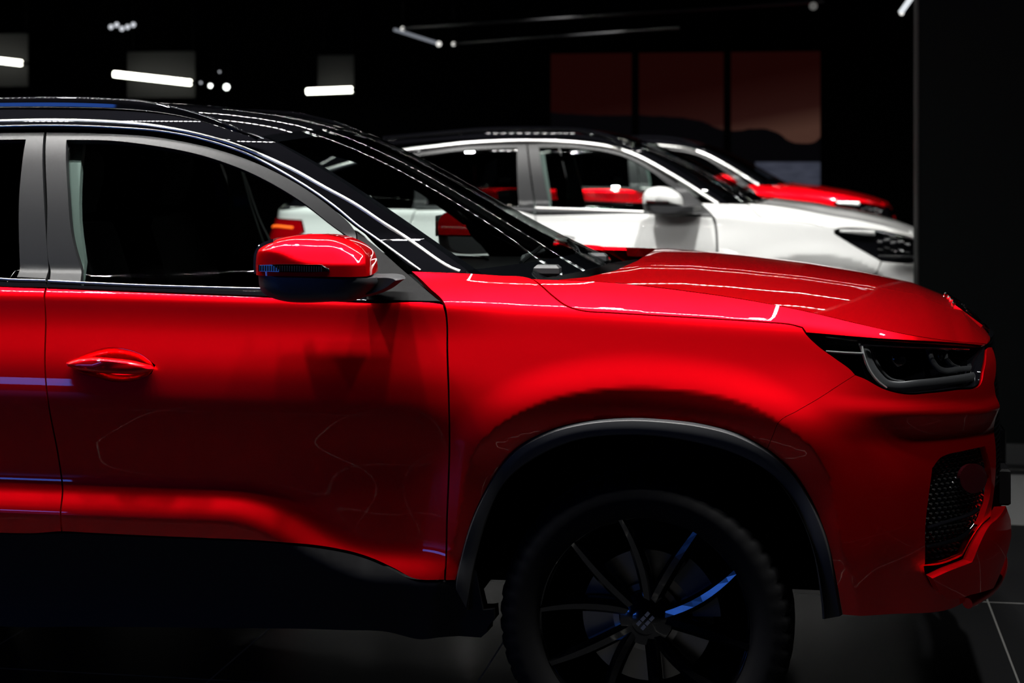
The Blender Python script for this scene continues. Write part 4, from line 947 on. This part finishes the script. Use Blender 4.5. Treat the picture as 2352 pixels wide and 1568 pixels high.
make_wheel(0, -1); make_wheel(0, 1); make_wheel(-2.845, -1, False); make_wheel(-2.845, 1, False)
# ================================================================== THE WHITE CAR BEHIND, AND THE RED ONE BEYOND IT
SF1 = sf
X2 = at(1868, 800, Y2N).x; YC2 = Y2N+.9
plan2 = [(-3.36, 0), (-3.345, .4), (-3.26, .65), (-3.0, .80), (-2.4, .88), (-1.2, .90), (-.2, .895), (.15, .875), (.35, .83), (.5, .74), (.60, .60), (.67, .4), (.70, 0)]
pull2 = lambda S_, Z: -.08*sstep(S_, -1.5, -.5)*sstep(Z, 1.21, 1.32)*(1-sstep(S_, -.3, 0))
s2 = Surf(plan2, door, fend, bump, (X2, YC2, 0), [(-3.5, 1.18), (-1.5, 1.178), (-.9, 1.172), (-.45, 1.165), (-.2, 1.150), (.1, 1.125), (.3, 1.10), (.6, 1.06), (.9, 1.03)], (-.62, -.32, .30, .60), pull=pull2)
A1 = [tuple(q) for q in SF1.outline(archO)]; I1 = [tuple(q) for q in SF1.outline(archI)]
s2.arch = SF1.arch; s2.archpoly = SF1.archpoly; sm = s2.smax-.012
c2 = empty('car', (X2, YC2, 0)); tag(c2, 'white SUV with black roof, standing between the two red cars', 'car')
PAINT = M['white']
M['tint'] = glass('tinted_glass', (.30, .32, .31))
def pair2(name, outline, m, parent=None, far=True, **k):
    parent = parent or c2; k.setdefault('sp', .03); k.setdefault('thick', .02)
    pre = s2.outline(outline, k.get('inset', 0)); o = panel(name, s2, None, m, parent, pre=pre, **k)
    if far: k2 = dict(k); k2['sp'] = k['sp']*2.2; k2['side'] = 1; panel(name, s2, None, m, parent, pre=pre, **k2)
    return o
A_ = [L(*q) for q in A1]
gap2 = [(1229, 494), (1231, 510), (1235, 600), (1247, 700), (1249, 738)]
fd2 = pair2('front_door', gap2+[(1450, 740), (1560, 760), (1610, 778), (1640, 778), (1646, 700), (1646, 577), (1642, 516), (1636, 498), (1479, 491)], PAINT, gap=.003)
rd2 = pair2('rear_door', [L(-2.33, 1.19), L(-2.38, 1.0), L(-2.34, .86), L(-2.2, .75), L(-2.12, .56)]+gap2[::-1]+[(1182, 483)], PAINT, gap=.003)
pair2('quarter_panel', [L(-2.33, 1.195), L(-2.38, 1.0), L(-2.35, .86), L(-2.6, .87), L(-2.85, .80), L(-3.02, .60), L(-3.06, .5), L(-3.9, .5), L(-3.95, .97), L(-3.5, .965), L(-3.12, .98), L(-3.04, 1.05), L(-3.08, 1.12), L(-3.5, 1.125), L(-3.9, 1.115), L(-3.9, 1.2), L(-3.08, 1.20)], PAINT, gap=.003)
pair2('tailgate', [L(-3.97, .5), L(-3.97, 1.2), L(s2.smin+.01, 1.2), L(s2.smin+.01, .5)], PAINT)
pair2('tail_lamp', [L(-3.10, .99), L(-3.05, 1.05), L(-3.09, 1.115), L(-3.5, 1.12), L(-3.9, 1.11), L(-3.95, .98), L(-3.5, .97)], M['redlens'], bulge=lambda Q: np.full(len(Q), .012))
P, N, q = path3(s2, [L(-3.13, 1.075), L(-3.3, 1.08), L(-3.45, 1.07)], .03, -.014); strip('lit_lamp_strip', P, N, .016, .004, M['orange'], c2)
pair2('upper_body', [L(-3.06, 1.205), L(-3.2, 1.22), L(-3.9, 1.22), L(s2.smin+.02, 1.22), L(s2.smin+.02, 1.20), L(-3.9, 1.19), L(-3.1, 1.195)], M['gloss'])
cut2 = [(1718, 469), (1726, 478), (1735, 488), (1750, 500), (1800, 506), (1867, 514), (1917, 528)]
pair2('fender', [(1607, 466), (1660, 467.5)]+cut2+[(1916, 536), (1956, 561), (2000, 586), (2023, 599), L(.36, .86)]+A_[3:12][::-1]+[L(A1[1][0], A1[1][1]), (1644, 778), (1649, 700), (1649, 577), (1645, 516), (1640, 498)], PAINT, gap=.002, sp=.022)
pair2('front_bumper', [(2025, 600), (2070, 604), (2104, 604), L(sm, .94), L(sm, .34), L(.45, .34), A_[16], A_[15], A_[14], A_[13], A_[12], L(.36, .84)], PAINT, gap=.002, sp=.022)
lamp2 = [(1917, 533), (1926, 525.5), (2010, 528.5), (2060, 537), (2104, 548), L(.78, 1.07), L(.78, .935), (2105, 601), (2023, 598), (2000, 584), (1956, 560)]
l2 = pair2('headlamp', lamp2, M['gloss'], inset=.04, thick=0)
pl2 = catmull(s2.outline(lamp2), .03); 
for sg in (-1, 1):
    A = s2.pts(pl2[:, 0], pl2[:, 1], .003); B = s2.pts(pl2[:, 0], pl2[:, 1], .045); K = len(A); V = np.vstack([A, B]); V[:, 1] *= -sg
    obj('bucket', V, [(i, (i+1) % K, K+(i+1) % K, K+i) for i in range(K)], M['gloss'], l2)
pair2('lamp_lens', lamp2, M['lens'], parent=l2, thick=0)
pair2('daytime_lamp', [(1928, 527), (2008, 530), (2010, 541), (1985, 540), (1956, 536), (1930, 533)], M['satin'], parent=l2, inset=.012, thick=.012, bulge=lambda Q: .006*np.sin((Q[:, 1]-1.05)*60))
for k, (u, v) in enumerate(((2024, 560), (2040, 556), (2056, 562), (2074, 560), (2090, 566))):
    q = s2.pick(u, v); c = s2.pts(np.array([q[0]]), np.array([q[1]]), .02)[0]
    for w_ in (0, .045): MB().tube([(c[0]-.012, c[1], c[2]+.012-w_), (c[0]+.018, c[1], c[2]+.012-w_*1.1)], .008, 6).build('lamp_reflector', M['chrome'], l2)
P, N, q = path3(s2, [(2018, 588), (2060, 589), (2104, 590)], .03, .0); strip('lamp_edge', P, N, .012, .005, M['guide'], l2)
# hood of the white car
crest2 = catmull(s2.outline([(1718, 467), (1800, 476), (1900, 494), (2000, 512), (2060, 527), (2100, 540)]), .03, closed=False)
s_t = np.linspace(crest2[-1][0], sm+.008, 12)[1:]; cs2 = np.concatenate([crest2[:, 0], s_t]); cz2 = np.concatenate([crest2[:, 1], np.linspace(crest2[-1][1], 1.045, 12)[1:]])
CR2 = s2.pts(cs2, cz2)
hp2 = [np.array(p) for p in s2.outline([(1719, 467.5)]+[(x+1, y-1) for x, y in cut2[1:]]+[(1926, 524), (2010, 527), (2060, 535.5), (2103, 546.5)])]+[np.array([.78, 1.075]), np.array([sm, 1.0])]+[np.array([a, b_]) for a, b_ in zip(cs2[::-1][::3], cz2[::-1][::3])]
h2 = panel('hood', s2, None, PAINT, c2, pre=hp2, sp=.025); panel('hood', s2, None, PAINT, c2, pre=hp2, sp=.06, side=1)
sil2 = [(1718, 454), (1777, 460), (1867, 468), (1956, 481), (2015, 494), (2060, 506), (2105, 523), (2125, 540)]
hx = [at(a, b_, YC2).x-X2 for a, b_ in sil2]+[CR2[-1][0]]; hz = [at(a, b_, YC2).z for a, b_ in sil2]+[CR2[-1][2]]
rows = []
for c in CR2:
    zm = max(np.interp(c[0], hx, hz), c[2]); k = float(sstep(np.array(c[0]), .2, .6)); row = []
    for t in np.linspace(-1, 1, 31):
        a = abs(t); b1 = float(1-sstep(np.array(a), .45, .8))*.6+.4*(1-a*a); row.append((c[0], abs(c[1])*t, c[2]+(zm-c[2])*(b1*(1-k)+(1-a*a)*k)))
    rows.append(row)
hx0 = rows[0][0][0]
for r in rows:
    for j, p in enumerate(r):
        f = max(0, 1-(p[0]-hx0)/.5); r[j] = (p[0]+f*.13*(1-(p[1]/.85)**2), p[1], p[2])
grid('hood_top', rows, PAINT, h2, flip=True)
grid('cowl', [[(x, y, 1.175+.0*y) for x in (-.75, -.5, hx0+.02+.13*(1-(y/.85)**2))] for y in np.linspace(-.78, .78, 9)], M['inner'], c2)
pair2('inner_body', [L(-3.2, .5), L(-3.2, 1.17), L(-1.5, 1.17), L(-.56, 1.15), L(.0, 1.10), L(.2, 1.06), L(.2, .96), L(-.2, .94), L(-.45, .8), L(-.52, .5)], M['dark'], inset=.05, sp=.1, thick=0)
MB().box((-1.3, 0, .42), (4.0, 1.3, .05)).build('underbody', M['dark'], c2, smooth=False)
MB().box((.3, 0, .40), (.5, 1.0, .05)).build('undertray', M['dark'], c2, smooth=False)
MB().box((-.40, 0, .78), (.04, 1.5, .70)).build('bulkhead', M['dark'], c2, smooth=False)
pair2('sill_cladding', [L(-1.8, .555), L(-1.56, .55)]+[(1249, 740), (1450, 742), (1560, 762), (1610, 780), (1644, 780), L(-.44, .42), L(-.46, .34), L(-1.0, .31), L(-2.2, .31), L(-2.15, .555)], M['plastic'], sp=.05, thick=.05)
ring = A_[1:]+[L(q[0], q[1]) for q in I1[::-1][1:]]
pair2('wheel_arch_trim', ring, M['plastic'], sp=.03, bulge=lambda Q: np.full(len(Q), .01))
ra2 = [L(-2.6-.46*math.cos(a), ZW+.46*math.sin(a)) for a in np.linspace(-.1, math.pi+.1, 20)]+[L(-2.6-.40*math.cos(a), ZW+.40*math.sin(a)) for a in np.linspace(-.1, math.pi+.1, 20)][::-1]
pair2('wheel_arch_trim', ra2, M['plastic'], sp=.05, bulge=lambda Q: np.full(len(Q), .01))
_C = CAR; CAR = c2
for sg in (-1, 1):
    liner([(q[0], q[1]) for q in I1], sg*.86, sg*.58); liner([(-2.6-.40*math.cos(a), ZW+.40*math.sin(a)) for a in np.linspace(0, math.pi, 16)], sg*.86, sg*.58)
# greenhouse
pair2('window_frame', [(1212, 330), (1284, 329), (1356, 337), (1410, 346), (1464, 366), (1530, 404), (1577, 434), (1572, 454), (1537, 426), (1500, 397), (1446, 365), (1392, 349), (1320, 340), (1238, 339), (1248, 400), (1262, 476), (1229, 475), (1219, 396)], M['frame'], parent=fd2, sp=.025, gap=.002)
pair2('mirror_sail', [(1577, 435), (1610, 465), (1640, 496), (1560, 492), (1568, 455)], M['frame'], parent=fd2, sp=.03)
pair2('belt_trim', [(1229, 476), (1479, 487), (1560, 491), (1560, 495), (1479, 490.5), (1229, 484)], M['plastic'], parent=fd2, sp=.03)
P, N, q = path3(s2, [(1230, 477), (1350, 481), (1478, 486)], .05, -.001); strip('belt_moulding', P, N, .012, .005, M['satin'], fd2)
pair2('window_glass', [(1236, 336), (1320, 338), (1392, 347), (1446, 363), (1537, 424), (1572, 453), (1575, 495), (1260, 484), (1246, 400)], M['glass'], parent=fd2, inset=.014, sp=.1, thick=0)
pair2('window_frame', [(1210, 330), (1139, 332), (1067, 336.5), (995, 345), (930, 354), L(-2.36, 1.50), L(-2.36, 1.2), L(-2.28, 1.2), L(-2.27, 1.46), (958, 359), (1067, 345.5), (1187, 340), (1191, 470), (1191, 474), (1227, 475), (1217, 396)], M['frame'], parent=rd2, sp=.03, gap=.002)
pair2('belt_trim', [L(-2.34, 1.215), (1182, 475), (1227, 477), (1227, 484), (1182, 482), L(-2.34, 1.20)], M['plastic'], parent=rd2, sp=.04)
pair2('window_glass', [L(-2.3, 1.18), L(-2.3, 1.49), (995, 349), (1067, 342), (1190, 337), (1194, 482)], M['tint'], parent=rd2, inset=.014, sp=.1, thick=0)
pair2('quarter_glass', [L(-2.38, 1.215), L(-2.38, 1.49), L(-2.7, 1.46), L(-3.0, 1.38), L(-3.05, 1.22)], M['privacy'], inset=.01, sp=.1, thick=0)
rb2 = [(872, 326), (995, 316), (1103, 307), (1211, 303), (1320, 306), (1374, 315), (1410, 325), (1430, 331)]
pt2 = [(1430, 331), (1460, 340), (1500, 358), (1560, 392), (1629, 437), (1674, 467)]
st2 = [(929, 345), (995, 337), (1067, 328.5), (1139, 324), (1211, 322), (1284, 324), (1356, 330), (1410, 339), (1464, 358.5), (1537, 398), (1609, 442), (1649, 467)]
pair2('roof_side_rail', [L(-2.9, 1.53)]+rb2+pt2[1:]+[(1651, 469)]+[(x, y+5) for x, y in st2[::-1]]+[L(-2.4, 1.505), L(-2.7, 1.47), L(-3.0, 1.39), L(-3.06, 1.21), L(-3.3, 1.21), L(-3.2, 1.42)], M['gloss'], sp=.025)
for sd in (-1, 1):
    P, N, q = path3(s2, [L(-3.0, 1.42), L(-2.7, 1.49)]+st2, .03, 0, sd); strip('roof_moulding_or_highlight', P, N, .024, .008, M['satin'], c2, 'bright metal moulding along the window line')
e2 = catmull(s2.outline(pt2), .03, closed=False); E2 = smooth_path(s2.pts(e2[:, 0], e2[:, 1], .004), 3); nE = len(E2); rows = []
for i, p in enumerate(E2):
    f = i/(nE-1); rows.append([(p[0]+(1-t*t)*(.05+.13*f), abs(p[1])*t, p[2]+(1-t*t)*(.028-.02*f)) for t in np.linspace(-1, 1, 21)])
w2 = grid('windscreen', rows, M['screen'], c2); grid('screen_border', band_rows(rows, 0, 3), M['gloss'], w2); grid('screen_border', band_rows(rows, 18, 21), M['gloss'], w2); grid('screen_border', band_rows(rows[-4:], 0, 21), M['gloss'], w2); grid('screen_border', band_rows(rows[:2], 0, 21), M['gloss'], w2)
re2 = catmull(s2.outline([(1430, 331), (1374, 313), (1320, 305), (1211, 302), (1103, 305), (995, 314), (900, 322), L(-2.8, 1.56), L(-3.15, 1.46)]), .06, closed=False); R2 = smooth_path(s2.pts(re2[:, 0], re2[:, 1]), 5); rows = []
for i, p in enumerate(R2):
    c0 = .05*max(0, 1-i*.2); rows.append([(p[0]+(1-t*t)*c0, abs(p[1])*t, p[2]+(1-t*t)*.028) for t in np.linspace(-1, 1, 21)])
grid('roof', rows, M['gloss'], c2); grid('tailgate_glass', [rows[-1], [(q[0]-.14, q[1]*1.1, 1.20) for q in rows[-1]]], M['privacy'], c2)
for sd in (-1, 1):
    for nm, pp in (('roof_rail', [(880, 318), (995, 308), (1103, 299), (1211, 296), (1320, 299), (1374, 307), (1410, 319), (1429, 331)]),):
        Yr = YC2-.66; T = catmull([tuple(at(a, b_, Yr)) for a, b_ in pp], .05, closed=False, corner=80); MB().tube([(q[0]-X2, sd*.66, q[2]) for q in T], .014, 8).build(nm, M['gloss'], c2)
MB().tube([(-2.75, 0, 1.58), (-2.82, 0, 1.62), (-2.95, 0, 1.66)], [.03, .022, .01], 8).build('roof_fin', PAINT, c2)
# mirrors, handles, cabin
def mirror2(sg):
    k = lambda px, py: (lambda q: (q.x-X2, q.z))(at(px, py, YC2-1.0))
    sh = catmull([k(*p) for p in [(1476, 468), (1476, 455), (1481, 440), (1500, 430), (1526, 429), (1550, 438), (1566, 452), (1570, 471), (1520, 470)]], .012, corner=50)
    o = loft('side_mirror', sh, [(sg*1.07, .3, 0, -.006), (sg*1.06, .7, 0, -.004), (sg*1.03, .95, 0, 0), (sg*1.0, 1, 0, 0), (sg*.93, .95, 0, 0)], PAINT, c2)
    lo = catmull([k(*p) for p in [(1476, 468), (1520, 469), (1572, 471), (1600, 473), (1598, 487), (1565, 494), (1500, 493), (1480, 484)]], .012, corner=50)
    loft('mirror_base', lo, [(sg*1.065, .6, -.01, .004), (sg*1.04, .9, 0, 0), (sg*1.0, 1, 0, 0), (sg*.86, .95, .03, 0)], M['plastic'], o)
    loft('turn_signal', [k(*p) for p in [(1484, 459), (1530, 460), (1542, 463), (1540, 466), (1484, 464)]], [(sg*1.068, .95, 0, 0), (sg*1.0, 1, 0, 0)], M['gloss'], o)
    MB().box((k(1497, 462)[0], sg*1.069, k(1497, 462)[1]), (.05, .003, .008)).build('signal_ribs', M['chrome'], o)
mirror2(-1); mirror2(1)
for (a, b_) in (((1268, 551), (1318, 552)),):
    u, v = s2.pick(*a), s2.pick(*b_); p, q = s2.p1(u), s2.p1(v)
    MB().tube([p+np.array([0, .01, 0]), (p+q)/2+np.array([-.03, -.03, .004]), (p+q)/2+np.array([.03, -.03, .004]), q+np.array([0, .01, 0])], [.008, .013, .013, .008], 8).build('door_handle', PAINT, fd2)
    P, N, w_ = path3(s2, [(1270, 547), (1295, 543), (1320, 548)], .02, .001); strip('handle_recess', P, N, .02, .002, M['plastic'], fd2)
for x, y in ((-1.25, -.36), (-1.25, .36), (-2.15, -.36), (-2.15, .36)): seat(x, y, .60) if False else None
def seat2(x, y):
    global CAR
    CAR = c2; seat(x, y, .60)
for x, y in ((-1.52, -.36), (-1.52, .36), (-2.3, -.36), (-2.3, .36)): seat2(x, y)
rows = []
for y in np.linspace(-.76, .76, 9): rows.append([(-.42, y, 1.15), (-.62, y, 1.16), (-.85, y, 1.13), (-.88, y, .9), (-.78, y, .6)])
grid('dashboard', rows, M['inner'], c2)
for sg in (-1, 1):
    panel('door_card', s2, None, M['inner'], c2, pre=[np.array(q) for q in ((-2.3, .56), (-2.3, 1.18), (-1.5, 1.18), (-.75, 1.16), (-.60, 1.1), (-.60, .56))], inset=.09, sp=.15, thick=0, side=sg)
    panel('centre_pillar', s2, None, M['trimgrey'], c2, pre=[np.array(q) for q in ((-1.64, .56), (-1.64, 1.2), (-1.63, 1.52), (-1.58, 1.52), (-1.52, 1.2), (-1.51, .56))], inset=.045, sp=.08, thick=.02, side=sg)
for x in (0, -2.6):
    for sg in (-1, 1):
        w_ = make_wheel(x, sg, False); w_.location.y = sg*.74
fg = MB().box((.66, 0, .78), (.05, .9, .30), bev=.02).build('front_grille', M['gloss'], c2)
CAR = _C
# the far red car: a copy of every part, repainted
swap = {M['white'].name: M['red']}
def copy_tree(o, parent=None):
    c = o.copy(); col.objects.link(c)
    if parent: c.parent = parent
    if c.type == 'MESH' and c.data.materials and c.data.materials[0].name in swap:
        c.material_slots[0].link = 'OBJECT'; c.material_slots[0].material = swap[o.data.materials[0].name]
    for ch in [q for q in o.children]: copy_tree(ch, c)
    return c
e_l = s2.p1(s2.pick(1649, 467)); Y3c = Y2N/.635+.9
c3 = copy_tree(c2); t3 = at(1743, 425, Y3c+e_l[1]); c3.location = (t3.x-e_l[0], Y3c, 0)
tag(c3, 'farthest red SUV with black roof, seen past the hood of the white one', 'car')
